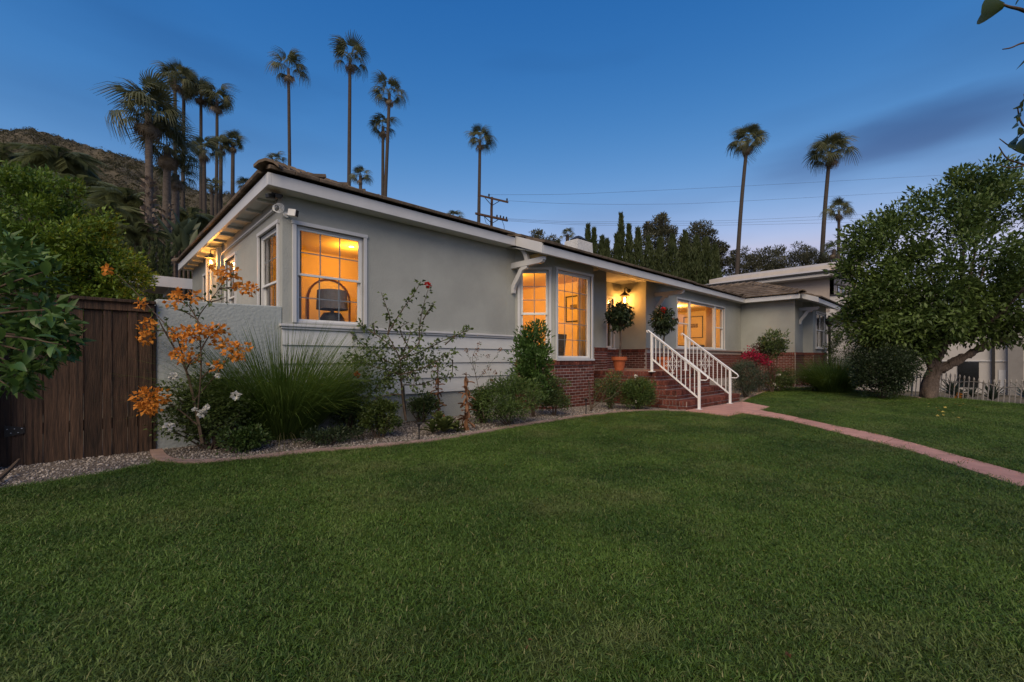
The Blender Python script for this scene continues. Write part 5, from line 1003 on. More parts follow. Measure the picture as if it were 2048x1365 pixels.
# near tree at the right edge: only a few leaves and bare twigs reach into view
b = Vector((3.3, -0.75, 0)); tn = thing('overhanging_tree', 'young tree with large leaves and bare twigs overhanging the lawn beside the path', 'tree', b)
fk = b + Vector((0.05, 0.02, 1.5)); dn = 2.1
mb = MB(); mb.tube(smooth_poly([b, b + Vector((0.05, -0.02, 0.7)), fk, b + Vector((-0.04, 0.06, 2.1)), b + Vector((0.03, 0.05, 2.7))], 4), [0.042 - 0.0015*i for i in range(17)], 9)
def px3(pts, d): return [at(x, y, d) for x, y in pts]
for pts, r0 in (([(2180, 130), (2100, 50), (2048, 22), (2018, 14), (1985, 2)], 0.012), ([(2180, 110), (2090, 85), (2048, 86), (2022, 96), (2005, 99)], 0.007), ([(2170, 420), (2090, 350), (2048, 330), (2015, 318), (1998, 294)], 0.007), ([(2048, 332), (2020, 336), (1997, 330)], 0.005), ([(2150, 330), (2060, 310), (2030, 300), (1999, 278)], 0.006), ([(2160, 300), (2080, 262), (2045, 250), (2035, 215)], 0.008)):
    q = smooth_poly(px3(pts, dn), 4); mb.tube([fk if r0 > 0.1 else q[0]] + q[1:], [r0*(1-0.7*i/(len(q)-1)) for i in range(len(q))], 6); mb.tube(curve_pts(b + Vector((0.0, 0.05, min(2.5, q[0].z-0.1))), q[0], (0, 0, 0.03), 4), [0.016, 0.014, 0.012, r0], 6)
occ = [at(x, y, d_) for x, y, d_ in [(2260, 60, 2.3), (2300, -80, 2.5), (2360, 150, 2.2), (2400, -200, 2.6), (2480, 0, 2.3), (2540, 220, 2.1), (2600, -150, 2.3), (2420, 300, 2.0), (2300, 240, 2.4), (2700, 60, 2.0), (2560, -320, 2.4), (2380, -380, 2.7), (2250, -260, 2.6), (2650, 300, 1.9), (2480, -480, 2.4)]]
for q in occ: mb.tube(curve_pts(b + Vector((0.0, 0.05, 1.9 + 0.3*random.random())), q, (0, 0, -0.05), 5), [0.014, 0.011, 0.009, 0.006, 0.003], 5)
crown('crown', occ, 1700, 0.13, 0.06, LM['tree'], tn, rad=0.25, upb=0.1)
mb.build('trunk', TWIG, tn, smooth=True)
BIGL = bigleaf(leafmat('overhang_leaf', (0.04, 0.065, 0.014), (0.10, 0.13, 0.03), per='object', trans=0.4), 0.20, 0.075)
for (x0, y0, x1, y1, s) in [(2010, 12, 1928, 34, 1), (2032, 10, 2048, -20, 0.6), (2045, 215, 2028, 206, 0.5), (2046, 222, 2026, 230, 0.55), (2040, 240, 2018, 252, 0.45), (2048, 262, 2014, 280, 0.8), (2048, 268, 2012, 288, 0.7), (2050, 275, 2034, 300, 0.7), (2052, 200, 2036, 196, 0.5), (2060, 300, 2040, 318, 0.6), (2070, 10, 2050, -10, 0.8), (2075, 240, 2050, 220, 0.7), (1999, 0, 2008, -30, 0.5)]:
    a = at(x0, y0, dn); c = at(x1, y1, dn - 0.05); put_leaf(tn, a, c-a, random.uniform(0.6, 1.3), max((c-a).length/0.20, 0.3), BIGL)
# ------------------------------------------------------------------ neighbour's iron fence
IRONG = mat('grey_iron', (0.27, 0.25, 0.23), 0.5, 0.1, 8)
fc = thing('iron_fence', 'low ornamental pale iron picket fence beyond the spreading tree', 'fence', (17.6, 0.4, -0.3))
A = at(1826, 752, 14.2); B = at(2060, 776, 11.4); B = A + (B-A)*1.6; d = (B-A).normalized(); upv = Vector((0, 0, 1)) - d*d.z; upv.normalize(); Lf = (B-A).length; n = int(Lf/0.115)
for k in range(n+1):
    q = A + d*(Lf*k/n); sc_ = 0.10*math.sin(math.pi*((k % 16)/16)); big = k % 16 == 0; r_ = 0.018 if big else 0.0085
    o = MB().beam(q - upv*0.80, q + upv*(sc_), r_*2, r_*2, d).build('post' if big else 'picket', IRONG, fc)
    MB().lathe([(0.001, -0.015), (0.028, 0.02), (0.012, 0.035), (0.022, 0.055), (0.001, 0.10)], q + upv*sc_, 6).build('finial', IRONG, o)
for off in (-0.09, -0.70): MB().tube([A + d*(Lf*k/64) + upv*(off + (0.10*math.sin(math.pi*((k % 16)/16)) if off > -0.2 else 0)) for k in range(65)], 0.012, 5).build('rail', IRONG, fc)
for k in range(8, n, 16):
    for s_ in (-0.05, 0.05): MB().tube([A + d*(Lf*k/n + s_ + 0.045*math.cos(q*math.pi/6)) + upv*(-0.60 + 0.045*math.sin(q*math.pi/6)) for q in range(13)], 0.006, 5).build('ring', IRONG, fc)
# spiky plants and flower behind the fence
def agave(px, py, d0, s, n, lab):
    b = at(px, py, d0); t = thing('agave', lab, 'agave', b)
    P0 = np.tile(np.array(b), (n, 1)); a = np.arange(n)*2.4; e_ = 0.25 + 1.3*rng.random(n); dd = np.stack([np.cos(a)*np.cos(e_), np.sin(a)*np.cos(e_), np.sin(e_)], 1); v, f = strips(P0, dd, s*(0.8+0.4*rng.random(n)), 0.06*s/0.6*np.ones(n), 0.15*np.ones(n), 4); npobj('leaves', v, f, 4, LM['grey'], t)['kind'] = 'stuff'
agave(1905, 790, 15.5, 0.75, 46, 'spiky agave behind the iron fence near the tree trunk'); agave(1985, 800, 14.5, 0.7, 46, 'spiky agave behind the iron fence by the white garage'); agave(1945, 795, 15.0, 0.5, 36, 'small spiky agave between two larger ones behind the fence'); agave(2055, 800, 14.0, 0.7, 40, 'spiky agave behind the far end of the iron fence')
b = at(1917, 800, 14.9); t = shrub('flowering_plant', 'small plant with one orange bloom behind the iron fence', 'flower', b, (0.3, 0.3, 0.2), 500, 0.06, 0.03, LM['grey'], clumps=16, rad=0.1); cluster(at(1917, 793, 14.6), (0.10, 0.10, 0.10), 40, 0.06, ORNG, t, 'orange_bloom')
# ------------------------------------------------------------------ neighbour's houses
nh = thing('neighbour_house', 'two storey beige stucco house with pale low roof behind the wing', 'house', (33, 8, 0)); XN = 30.5
fN = Frame((XN, 12.0), (XN, 5.35)); mb = MB(); wallmesh(mb, fN, 0, fN.len, -0.5, 5.95, 0.2, [(2.85, 3.75, 4.95, 5.28)]); mb.build('wall', BEIGE, nh)
MB().lbox(fN, 2.85, 3.75, 0.1, 0.14, 4.95, 5.28).build('window', DGLASS, nh)
MB().box(XN, 5.35, -0.5, 42, 5.55, 6.3).build('wall', BEIGE, nh)
MB().box(XN+0.9, 5.31, 4.55, XN+1.3, 5.35, 5.35).build('window', DGLASS, nh); MB().box(XN+2.2, 5.31, 4.4, XN+3.0, 5.35, 5.3).build('window', DGLASS, nh)
MB().hexa([(XN-0.8, 4.4, 5.85), (XN+5, 4.4, 7.0), (XN+5, 13, 7.0), (XN-0.8, 13, 5.85), (XN-0.8, 4.4, 5.98), (XN+5, 4.4, 7.13), (XN+5, 13, 7.13), (XN-0.8, 13, 5.98)]).build('roof', NROOF, nh)
MB().box(XN-0.84, 4.36, 5.72, XN-0.80, 13.0, 5.99).build('fascia', PALEW, nh); MB().box(XN-0.93, 4.36, 5.90, XN-0.84, 13.0, 6.0).build('gutter', DARKM, nh)
MB().box(XN-0.80, 4.4, 5.70, XN, 13.0, 5.74).build('soffit', PALEW, nh)
MB().hexa([(XN+4.2, 5.5, 6.85), (XN+9, 5.5, 8.0), (XN+9, 14, 8.0), (XN+4.2, 14, 6.85), (XN+4.2, 5.5, 7.2), (XN+9, 5.5, 8.2), (XN+9, 14, 8.2), (XN+4.2, 14, 7.2)]).build('roof', NROOF, nh)
MB().box(28.6, 1.0, 3.55, 31.5, 5.2, 4.45).build('balcony_parapet', PALEW, nh); MB().box(28.55, 0.95, 4.45, 31.5, 5.2, 4.52).build('parapet_cap', DARKM, nh); MB().box(28.3, 0.7, 3.3, 31.5, 5.3, 3.56).build('balcony_floor', PALEW, nh)
MB().beam((29.6, 5.15, 5.2), (31.4, 3.6, 4.7), 0.10, 0.10).build('rail', DARKM, nh)
ng = thing('neighbour_garage', 'white stucco lower building with dark window behind the iron fence', 'house', (29.2, 0, -0.5))
fN2 = Frame((29.0, 5.4), (29.0, -12)); mb = MB(); wallmesh(mb, fN2, 0, fN2.len, -1.2, 3.3, 0.2, []); mb.build('wall', PALEW, ng)
def gbox(y0, y1, z0, z1, d0, d1, nm, m): MB().box(29.0-d1, min(y0, y1), z0, 29.0-d0, max(y0, y1), z1).build(nm, m, ng)
def yg(px): u = (px-1024)/FPX; d_ = fw + u*rt; return 29.0*d_[1]/d_[0]
gbox(yg(1915), yg(1958), -0.2, 0.95, 0.0, 0.03, 'window', DGLASS); gbox(yg(1983), yg(1990), -1.0, 2.5, 0.02, 0.14, 'downpipe', DARKM); gbox(yg(2015), yg(2046), -1.0, 2.0, 0.0, 0.25, 'pillar', mat('grey_stucco', (0.2, 0.19, 0.18), 0.95, 0.1, 3)); gbox(yg(1997), yg(2012), -0.4, 0.6, 0.0, 0.03, 'vent_panel', TRIM)
gbox(5.4, -12, 0.98, 1.02, 0.0, 0.05, 'trim_band', TRIM)
# ------------------------------------------------------------------ palms
def fan_mesh(droop, m, seed, nseg=22, pl=0.9, L=0.85):
    r_ = np.random.default_rng(seed); v = [(0, -0.02, 0), (0, 0.02, 0), (pl, 0.014, 0.02), (pl, -0.014, 0.02)]; f = [(0, 1, 2, 3)]
    for k in range(nseg):
        a = -1.8 + 3.6*(k+0.5)/nseg; l = L*(0.72 + 0.28*math.cos(a*0.75))*(0.9+0.2*r_.random()); h = 1.8/nseg
        base = len(v); zz = [0, -0.05, -0.32, -0.85]; rr_ = [0.04, 0.5, 0.80, 0.95]
        hw = [math.tan(h)*0.04, math.tan(h)*0.5*0.98, math.tan(h)*0.5*0.6, 0.008]; dr = droop*(0.8+0.5*r_.random())
        for q in range(4):
            x = pl + rr_[q]*l*math.cos(a); y = rr_[q]*l*math.sin(a); z = zz[q]*dr*l + 0.02 - abs(math.sin(a))*0.12*rr_[q]; px_, py_ = -math.sin(a), math.cos(a)
            v += [(x - px_*hw[q]*l, y - py_*hw[q]*l, z), (x + px_*hw[q]*l, y + py_*hw[q]*l, z + 0.03*hw[q])]
        for q in range(3): f.append((base+2*q, base+2*q+1, base+2*q+3, base+2*q+2))
    me = npmesh('frond', v, f, 4); me.materials.append(m); return me
FANS = [fan_mesh(0.75+0.22*i, PALML, 20+i, pl=0.72+0.11*i, L=0.92-0.04*i) for i in range(4)]; FAND = [fan_mesh(0.95, PALMD, 40), fan_mesh(1.15, PALMD, 41)]
def fanpalm(label, pxt, pyt, pxb, depth, cw, nf=26, skirt=6, trunk_px=10, group='tall fan palms behind the house', tm=PTRUNKD, lean_bow=0.0, shag=0):
    """crown centre (pxt,pyt), trunk foot under pxb, crown width cw px"""
    c = at(pxt, pyt, depth); b = at(pxb, pyt, depth); b.z = -0.2; t = thing('fan_palm', label, 'palm tree', b, group); s = cw/FPX*depth/2/1.8; r0 = trunk_px/FPX*depth/2
    bow = Vector((rt[0], rt[1], 0))*lean_bow; pts = curve_pts(b, c, bow, 10); tr = MB().tube(pts, [r0*(1.25 - 0.45*i/9) for i in range(10)], 8).build('trunk', tm, t, smooth=True)
    if shag:
        n = shag; P0 = np.array([pts[0].lerp(c, 0) for _ in range(n)]); q = rng.random(n)*0.75; a = rng.random(n)*6.28; P0 = np.array([np.array(b.lerp(c, q[i])) + r0*np.array([math.cos(a[i]), math.sin(a[i]), 0]) for i in range(n)]); v, f = leaf_arrays(P0, np.stack([np.cos(a), np.sin(a), 0.9*np.ones(n)], 1), 0.28*np.ones(n), 0.16*np.ones(n)); npobj('leaf_stubs', v, f, 3, mat('palm_boots', (0.20, 0.16, 0.13), 0.95, 0.4, 5), tr)['kind'] = 'stuff'
    for k in range(nf + skirt):
        dead = k >= nf; el = (R(80) - R(104)*(k/nf)**0.9) if not dead else R(random.uniform(-72, -50)); az = k*2.399 + random.uniform(-.5, .5)
        if not dead: el += random.uniform(-.12, .12)
        d = Vector((math.cos(az)*math.cos(el), math.sin(az)*math.cos(el), math.sin(el))); q = d.to_track_quat('X', 'Z')
        o = bpy.data.objects.new('frond', random.choice(FAND if dead else FANS)); C.objects.link(o); o.parent = t; o.location = c - b - Vector((0, 0, (0.25*s if dead else 0.0)))
        o.rotation_euler = (q.to_matrix() @ Matrix.Rotation(random.uniform(-.7, .7), 3, 'X')).to_euler(); k_ = s*random.uniform(0.68, 1.15)*(0.62 if dead else 1); o.scale = (k_, k_, k_)
P = fanpalm
P('tall slender fan palm, first to the right of the palm cluster', 577, 138, 584, 40, 92, 15, 4, 7); P('tallest slender fan palm rising over the roof corner', 700, 118, 695, 40, 86, 17, 6, 8); P('tall leaning fan palm crossing in front of its shorter twin', 779, 188, 756, 40, 78, 15, 5, 7.5); P('shorter fan palm standing behind its leaning twin', 766, 254, 764, 43, 70, 15, 6, 7)
P('small young fan palm peeping over the roof ridge between tall trunks', 721, 352, 722, 33, 54, 15, 3, 8, 'low fan palms behind the roof'); P('tiny palm top just above the roof corner', 553, 322, 553, 36, 42, 14, 3, 7, 'low fan palms behind the roof'); P('slender fan palm beside the wooden utility pole', 960, 280, 953, 48, 66, 18, 6, 7)
P('leaning fan palm with dense round head over the cypress trees', 1495, 283, 1470, 52, 78, 34, 12, 8, lean_bow=-0.4); P('slim tall fan palm with round head above the neighbour roof', 1660, 306, 1640, 55, 84, 34, 12, 8, lean_bow=-0.4); P('short fan palm next to the slim tall palm above neighbour roof', 1678, 422, 1674, 50, 58, 22, 9, 6)
P('squat palm top above the roof by the utility pole', 908, 436, 908, 50, 48, 16, 2, 8, 'low fan palms behind the roof'); P('squat palm top beside the chimney', 1135, 470, 1135, 46, 34, 16, 2, 8, 'low fan palms behind the roof'); P('squat palm top among trees above the neighbour roof', 1668, 500, 1666, 46, 52, 16, 2, 8, 'low fan palms behind the roof')
G = 'fan palm cluster on the left'
P('thick trunked near fan palm with the widest drooping crown', 297, 226, 302, 22, 142, 32, 14, 14, G, PTRUNK, shag=500); P('shaggy fan palm with dark drooping skirt behind the thick one', 335, 296, 328, 24, 116, 26, 34, 15, G, PTRUNK, shag=400)
P('tall palm of the cluster with its crown left of its twin', 350, 158, 352, 36, 76, 24, 9, 7, G); P('tall palm of the cluster merging with its twin crown', 368, 168, 362, 38, 80, 25, 10, 7, G); P('slim palm with a dark narrow crown in the cluster', 402, 186, 402, 38, 68, 24, 10, 6.5, G); P('slim leaning palm at the outer edge of the tall cluster', 434, 202, 418, 38, 76, 25, 10, 6.5, G, lean_bow=0.2)
P('low palm with pale fronds under the slim ones', 408, 300, 412, 30, 66, 24, 12, 8, G); P('low palm with a dark trunk beside the hill crest', 442, 292, 438, 34, 54, 24, 8, 8, G); P('low palm standing apart at the hill crest', 466, 288, 462, 34, 56, 26, 10, 8, G); P('pale drooping palm below the shaggy one', 352, 350, 345, 25, 84, 18, 22, 15, G, PTRUNK)
P('small fan palm in the thicket below the hill', 424, 372, 424, 33, 44, 18, 8, 7, 'low palms in the thicket'); P('small fan palm half hidden above the eave', 492, 372, 492, 36, 46, 18, 6, 7, 'low palms in the thicket')
# feather palms on the left slope
PALMF = leafmat('feather_leaf', (0.055, 0.075, 0.028), (0.17, 0.19, 0.08), per='object', trans=0.4)
def feather_mesh(seed, L=1.9, droop=1.25):
    r_ = np.random.default_rng(seed); n = 84; Pp = []; Dd = []; v0 = []
    sp = [(L*q*(1-0.18*q), 0, 0.75*L*(0.75*q - droop*0.95*q*q)) for q in np.linspace(0, 1, 14)]
    for i in range(1, n):
        q = i/n; k = q*13; a = int(k); fr_ = k-a; p = np.array(sp[a])*(1-fr_) + np.array(sp[min(a+1, 13)])*fr_
        for s_ in (-1, 1): Pp.append(p); Dd.append((0.35, s_*0.55, -0.9 + 0.3*r_.random()))
    Pp = np.array(Pp); Dd = np.array(Dd); m_ = len(Pp); v, f = strips(Pp, Dd, 0.75*np.ones(m_)*(0.7+0.5*r_.random(m_)), 0.026*np.ones(m_), 0.1*np.ones(m_), 2)
    i0 = len(v); rib = []
    for q in sp: rib += [(q[0], -0.015, q[2]), (q[0], 0.015, q[2])]
    v = np.concatenate([v, np.array(rib)]); f = np.concatenate([f, np.array([[i0+2*k, i0+2*k+1, i0+2*k+3, i0+2*k+2] for k in range(13)])])
    me = npmesh('frond', v, f, 4); me.materials.append(PALMF); return me
FEA = [feather_mesh(60+i, 1.9, 1.1+0.2*i) for i in range(3)]
def featherpalm(label, px, py, depth, s, nf=30):
    c = at(px, py, depth); b = c.copy(); b.z = -0.3; t = thing('feather_palm', label, 'palm tree', b, 'feather palms below the hill'); MB().tube(curve_pts(b, c, (0.1, 0, 0), 6), [0.2, 0.18, 0.17, 0.16, 0.15, 0.12], 8).build('trunk', PTRUNK, t)
    for k in range(nf):
        el = R(82) - R(100)*(k/nf); az = k*2.399 + random.uniform(-.2, .2); o = bpy.data.objects.new('frond', random.choice(FEA)); C.objects.link(o); o.parent = t; o.location = c - b; o.rotation_euler = (0, -el*0.55, az); o.scale = (s, s, s)
for (x, y, d, s, lab) in [(45, 352, 26, 1.25, 'feathery weeping palm nearest the bright green tree'), (115, 305, 30, 1.35, 'feathery weeping palm with the highest arching crown'), (165, 360, 28, 1.25, 'feathery weeping palm beneath the highest arching one'), (215, 410, 24, 1.0, 'feathery weeping palm low behind the bright green tree'), (255, 385, 26, 1.1, 'feathery weeping palm left of the thick palm trunk'), (270, 450, 22, 0.9, 'feathery weeping palm at the foot of the thick palm'), (380, 420, 28, 1.0, 'feathery weeping palm between shaggy trunk and the eave'), (5, 300, 34, 1.3, 'feathery weeping palm high on the slope at the hedge side')]: featherpalm(lab, x, y+22, d, s*0.9)
# bird-of-paradise clump
t = thing('banana_clump', 'broad paddle leaved clump in the thicket behind the eave', 'plant', at(368, 540, 21)); BP = bigleaf(leafmat('paddle_leaf', (0.045, 0.06, 0.03), (0.10, 0.125, 0.06), per='object'), 1.3, 0.36)
for k in range(22):
    p = at(368 + random.uniform(-30, 30), 500 + random.uniform(-30, 20), 21 + random.uniform(-.5, .5)); put_leaf(t, p, (random.uniform(-.7, .7), random.uniform(-.7, .7), 1), random.uniform(-1, 1), random.uniform(0.7, 1.2), BP)
for k in range(5): MB().tube([at(350 + 9*k, 700, 21), at(350 + 9*k, 500, 21)], 0.06, 6).build('stem', BARK, t)
# ------------------------------------------------------------------ background trees
def bgtree(label, px, ptop, depth, wpx, hpx, n, m, L, W, name='background_tree', group='trees behind the house', clumps=46, k_rad=0.22, upb=0.4):
    s = depth/FPX; c = at(px, ptop + hpx/2, depth); b = Vector((c.x, c.y, -0.2)); r = (wpx/2*s, wpx/2*s, hpx/2*s); cs = ell_centers(c, [q*0.85 for q in r], clumps, 0.4)
    return tree(name, label, b, [b, b.lerp(c, 0.5), c - Vector((0, 0, r[2]*0.3))], max(0.12, r[0]*0.08), cs, int(n*1.5), L*1.25, W*1.35, m, r[0]*k_rad*1.3, limbs=10, group=group, upb=upb)
for a in [('tall olive grey tree rising over the weeping cypresses', 1312, 430, 58, 90, 150, 7000, LM['euca'], 0.26, 0.10), ('olive grey tree with an open crown beside the tall one', 1395, 435, 58, 95, 140, 6500, LM['euca'], 0.26, 0.10), ('small grey tree at the end of the cypress row', 1440, 470, 60, 40, 90, 2000, LM['euca'], 0.24, 0.09),
          ('grey bushy tree directly behind the chimney', 1085, 452, 50, 58, 100, 3600, LM['euca'], 0.22, 0.08), ('small grey tree left of the chimney', 1112, 470, 50, 40, 80, 2200, LM['euca'], 0.2, 0.08), ('grey bushy tree right of the chimney', 1190, 470, 52, 60, 100, 3600, LM['euca'], 0.2, 0.08), ('dark thin tree between chimney and cypresses', 1225, 490, 50, 48, 90, 3000, LM['cypress'], 0.2, 0.07),
          ('silvery olive tree at the foot of the leaning palm', 1480, 492, 56, 60, 90, 3000, LM['euca'], 0.24, 0.07), ('silvery olive tree between the two tall palms', 1530, 482, 56, 80, 100, 4200, LM['euca'], 0.24, 0.07), ('tallest silvery olive tree behind the neighbour roof', 1580, 474, 56, 80, 110, 4200, LM['euca'], 0.24, 0.07), ('silvery olive tree by the foot of the slim palm', 1630, 484, 56, 70, 100, 3600, LM['euca'], 0.24, 0.07), ('silvery olive tree against the spreading tree', 1690, 492, 56, 70, 100, 3400, LM['euca'], 0.24, 0.07), ('scrubby tree top showing over the roof by the pole', 930, 440, 52, 40, 60, 1400, LM['euca'], 0.2, 0.07)]: bgtree(*a)
def cypress(px, ptop, depth, wpx, label, n=2600, group='cypresses in the row behind the house', m=None):
    s = depth/FPX; top = at(px, ptop, depth); b = Vector((top.x, top.y, -0.2)); H = top.z; r = wpx/2*s; t = thing('cypress', label, 'cypress', b, group)
    MB().tube([b, Vector((b.x, b.y, H*0.9))], [0.14, 0.03], 6).build('trunk', BARK, t)
    q = rng.random(n)**0.8; z = H*(0.12 + 0.88*q); rr_ = r*np.minimum(1, (1-q)*2.0 + 0.05)*(0.5 + 0.6*rng.random(n)); a = rng.random(n)*6.28; lump = (1 + 0.32*np.sin(a*3 + z*1.3 + px) + 0.22*np.sin(z*3.1 + px*1.7) + 0.25*np.sin(a*5 + px))*(0.8 + 0.4*rng.random(n)); P_ = np.stack([b.x + np.cos(a)*rr_*lump, b.y + np.sin(a)*rr_*lump, z], 1)
    D_ = np.stack([np.cos(a)*0.35, np.sin(a)*0.35, np.ones(n)], 1) + rng.normal(size=(n, 3))*0.2; v, f = leaf_arrays(P_, D_, 0.45*s/0.045*(0.5+rng.random(n)*0.7), 0.12*s/0.045*np.ones(n), droop=-0.05); npobj('crown', v, f, 3, m or LM['cypress'], t)['kind'] = 'stuff'
for (x, y, w_, l) in [(1242, 432, 14, 'tall needle thin cypress, the slimmest spire of the row'), (1233, 475, 10, 'short thin cypress beside the slimmest spire'), (1258, 455, 16, 'thin cypress just right of the slimmest spire'), (1276, 462, 22, 'slim cypress in front of the tall olive grey tree'), (1297, 480, 28, 'weeping cypress below the tall olive grey tree'), (1320, 482, 30, 'weeping cypress with twin shaggy tops'), (1345, 476, 30, 'weeping cypress in the middle of the dense row'), (1370, 468, 28, 'pointed cypress before the open crowned tree'), (1392, 478, 28, 'shaggy cypress before the open crowned tree'), (1412, 482, 28, 'broad weeping cypress near the row end'), (1430, 496, 24, 'last weeping cypress beside the neighbour house'), (1176, 455, 14, 'thin cypress spire right of the chimney'), (1188, 462, 12, 'short cypress spire beside the chimney tree'), (1204, 478, 16, 'low cypress spire between chimney and row'), (1214, 484, 14, 'lowest cypress spire left of the row')]: cypress(x, y, 42, w_*1.5, l, 3600)
for k, (x, l) in enumerate([(262, 'first'), (276, 'second'), (290, 'third'), (306, 'fourth'), (322, 'fifth'), (336, 'sixth'), (250, 'outermost')]): cypress(x, 492 + 8*math.sin(k*2), 19, 15, l + ' small conical hedge cypress counted above the patio cover' if k < 6 else 'outermost small conical hedge cypress touching the bright green tree', 1400, 'small hedge cypresses behind the patio cover')
for a in [('dark dense tree filling the slope under the feathery palms', 190, 425, 34, 170, 260, 9000, LM['thicket'], 0.25, 0.12), ('dark dense tree behind the thick palm trunk', 300, 430, 32, 120, 220, 8000, LM['thicket'], 0.25, 0.12), ('olive green tree behind the shaggy palm', 240, 370, 44, 110, 220, 6000, LM['hill'], 0.3, 0.13), ('dark tree between shaggy palm and eave', 395, 420, 34, 110, 220, 7000, LM['thicket'], 0.25, 0.12), ('brownish dark tree against the hill crest', 445, 395, 42, 90, 200, 5000, LM['hill'], 0.28, 0.12), ('olive tree above the eave beside the hill crest', 490, 375, 44, 80, 180, 4500, LM['shrub'], 0.28, 0.12), ('dark tree behind the bright green rounded tree', 60, 390, 36, 190, 260, 9000, LM['thicket'], 0.26, 0.12), ('pale green feathery bush above the eave lamp', 395, 470, 26, 60, 110, 3500, LM['hedge'], 0.16, 0.04), ('dark tree low behind the patio cover', 340, 480, 26, 120, 180, 7000, LM['thicket'], 0.2, 0.08)]: bgtree(*a, group='trees in the thicket below the hill')
# ------------------------------------------------------------------ hill
sky_px = [(-700, 330), (-400, 290), (-150, 262), (0, 255), (60, 252), (110, 268), (150, 282), (200, 297), (240, 310), (280, 328), (330, 350), (380, 372), (430, 385), (470, 388), (520, 410), (580, 470), (640, 560), (760, 716)]
sx = np.array([p[0] for p in sky_px]); sy = np.array([p[1] for p in sky_px]); cols = np.concatenate([np.linspace(-700, -20, 50), np.linspace(-14, 560, 230), np.linspace(566, 760, 30)]); rows = 70; hv = []
wv = rng.random((4, 2))*6
for j in range(rows+1):
    q = j/rows
    for x in cols:
        y = np.interp(x, sx, sy); dep = 70 + 110*q; zr = EYE + (HOR - y)*180/FPX; z = zr*(q**1.15)
        p = at(x, HOR, dep); nse = 1.8*math.sin(p.x*0.11 + 2*math.sin(p.y*0.07)) + 1.1*math.sin(p.x*0.31 + p.y*0.23) + 0.6*math.sin(p.x*0.9 - p.y*0.7) + 0.5*math.sin(p.x*1.7 + p.y*1.3)*math.sin(p.y*2.1); amp = min(1, q*3)*(0.55 if q > 0.97 else 1)
        hv.append((p.x, p.y, max(-1, z + nse*amp*min(1, zr/30))))
nc = len(cols); hf = [(j*nc+i, j*nc+i+1, (j+1)*nc+i+1, (j+1)*nc+i) for j in range(rows) for i in range(nc-1)]
i0 = len(hv)
for i, x in enumerate(cols): p = at(x, HOR, 330); hv.append((p.x, p.y, -1))
hf += [(rows*nc+i, rows*nc+i+1, i0+i+1, i0+i) for i in range(nc-1)]
HILL = mat('chaparral_ground', (0.052, 0.048, 0.030), 0.95, 0.5, 0.16, bump=0.8, bscale=0.9, col2=(0.105, 0.088, 0.06))
tag(npobj('hill', hv, hf, 4, HILL), kind='structure')
hv = np.array(hv[:rows*nc]); n = 13000; idx = rng.integers(12*nc, len(hv), n); sel = hv[idx] + rng.normal(size=(n, 3))*[0.5, 0.5, 0.1]
cnt = 14; Pp = np.repeat(sel, cnt, 0); rr_ = np.repeat(0.4 + 1.0*rng.random(n)**2, cnt)[:, None]; dd = unit(rng.normal(size=(n*cnt, 3))); dd[:, 2] = np.abs(dd[:, 2]); Pp = Pp + dd*rr_*[1, 1, 0.8]; v, f = leaf_arrays(Pp, dd + rng.normal(size=dd.shape)*0.4, 0.42*np.ones(len(Pp)), 0.34*np.ones(len(Pp)))
tag(npobj('hill_scrub', v, f, 3, LM['hill']), 'dull brown green chaparral scrub covering the hillside', 'scrub', kind='stuff')
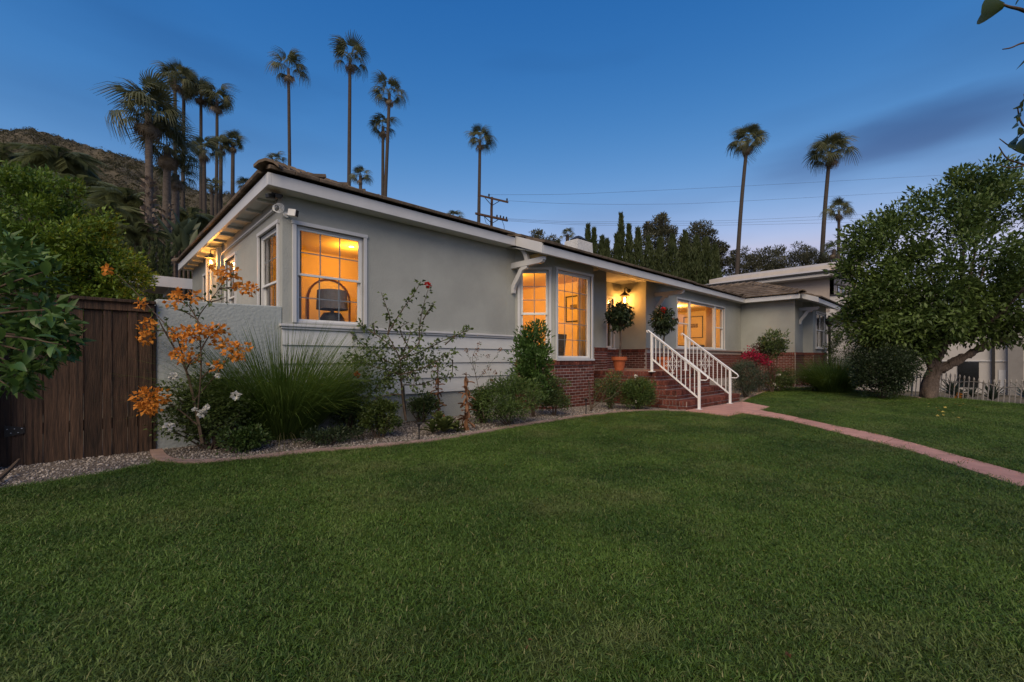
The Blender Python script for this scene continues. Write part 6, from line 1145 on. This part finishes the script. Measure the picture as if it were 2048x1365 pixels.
# ------------------------------------------------------------------ utility pole and wires
DP = 44; t = thing('utility_pole', 'dark wooden utility pole with two crossarms above the roof', 'utility pole', at(984, HOR+22, DP))
b = at(983, HOR, DP); b.z = -0.2; MB().tube([b, at(983, 420, DP), at(984, 395, DP)], [0.19, 0.13, 0.12], 8).build('pole', WOODP, t)
a1, a2 = at(957, 391, DP), at(1016, 405, DP-1.6); MB().beam(a1, a2, 0.14, 0.17).build('crossarm', WOODP, t); c1, c2 = at(951, 427, DP), at(1015, 441, DP-1.6); MB().beam(c1, c2, 0.14, 0.17).build('crossarm', WOODP, t); MB().beam(c1 + Vector((0.15, 0.15, 0)), c2 + Vector((0.15, 0.15, 0)), 0.12, 0.15).build('crossarm', WOODP, t)
for (x0, y0, x1, y1) in [(970, 396, 983, 411), (1000, 402, 985, 411), (968, 433, 982, 446), (998, 439, 986, 446)]: MB().beam(at(x0, y0, DP-0.5), at(x1, y1, DP-0.1), 0.05, 0.05).build('brace', DARKM, t)
for (x, y) in [(978, 391), (1014, 400), (994, 433), (1001, 434), (1007, 436), (1013, 437)]: MB().lathe([(0.05, -0.12), (0.09, -0.02), (0.06, 0.03), (0.09, 0.08), (0.04, 0.14)], at(x, y, DP-0.9), 8).build('insulator', BLACKP, t)
MB().tube([at(968, 432, DP), at(972, 446, DP), at(980, 452, DP), at(970, 458, DP)], 0.025, 5).build('cable', BLACKP, t); MB().tube([at(1004, 441, DP-1), at(1008, 452, DP-1), at(1009, 464, DP-1)], 0.025, 5).build('cable', BLACKP, t)
WIRE = mat('wire', (0.06, 0.045, 0.05), 0.7, 0.1, 5)
for (pts, d0, d1, lab) in [([(1015, 438), (1150, 444), (1300, 443), (1500, 440), (1900, 420)], 43, 60, 'upper of the three parallel power wires from the low crossarm'), ([(1014, 440), (1150, 447), (1300, 447), (1500, 445), (1900, 430)], 43, 60, 'middle of the three parallel power wires from the low crossarm'), ([(1012, 442), (1150, 450), (1300, 451), (1500, 450), (1900, 440)], 43, 60, 'lowest of the three parallel power wires from the low crossarm'), ([(1016, 402), (1140, 408), (1300, 409), (1460, 404), (1900, 380)], 43, 60, 'single wire running from the top crossarm toward the palms'), ([(978, 390), (1100, 389.5), (1210, 386), (1500, 372), (1900, 350)], 44, 60, 'highest wire sagging from the top insulator')]:
    q = smooth_poly([at(x, y, d0 + (d1-d0)*(x-1000)/900) for x, y in pts], 6); tag(MB().tube(q, 0.011, 4).build('power_wire', WIRE), lab, 'wire')
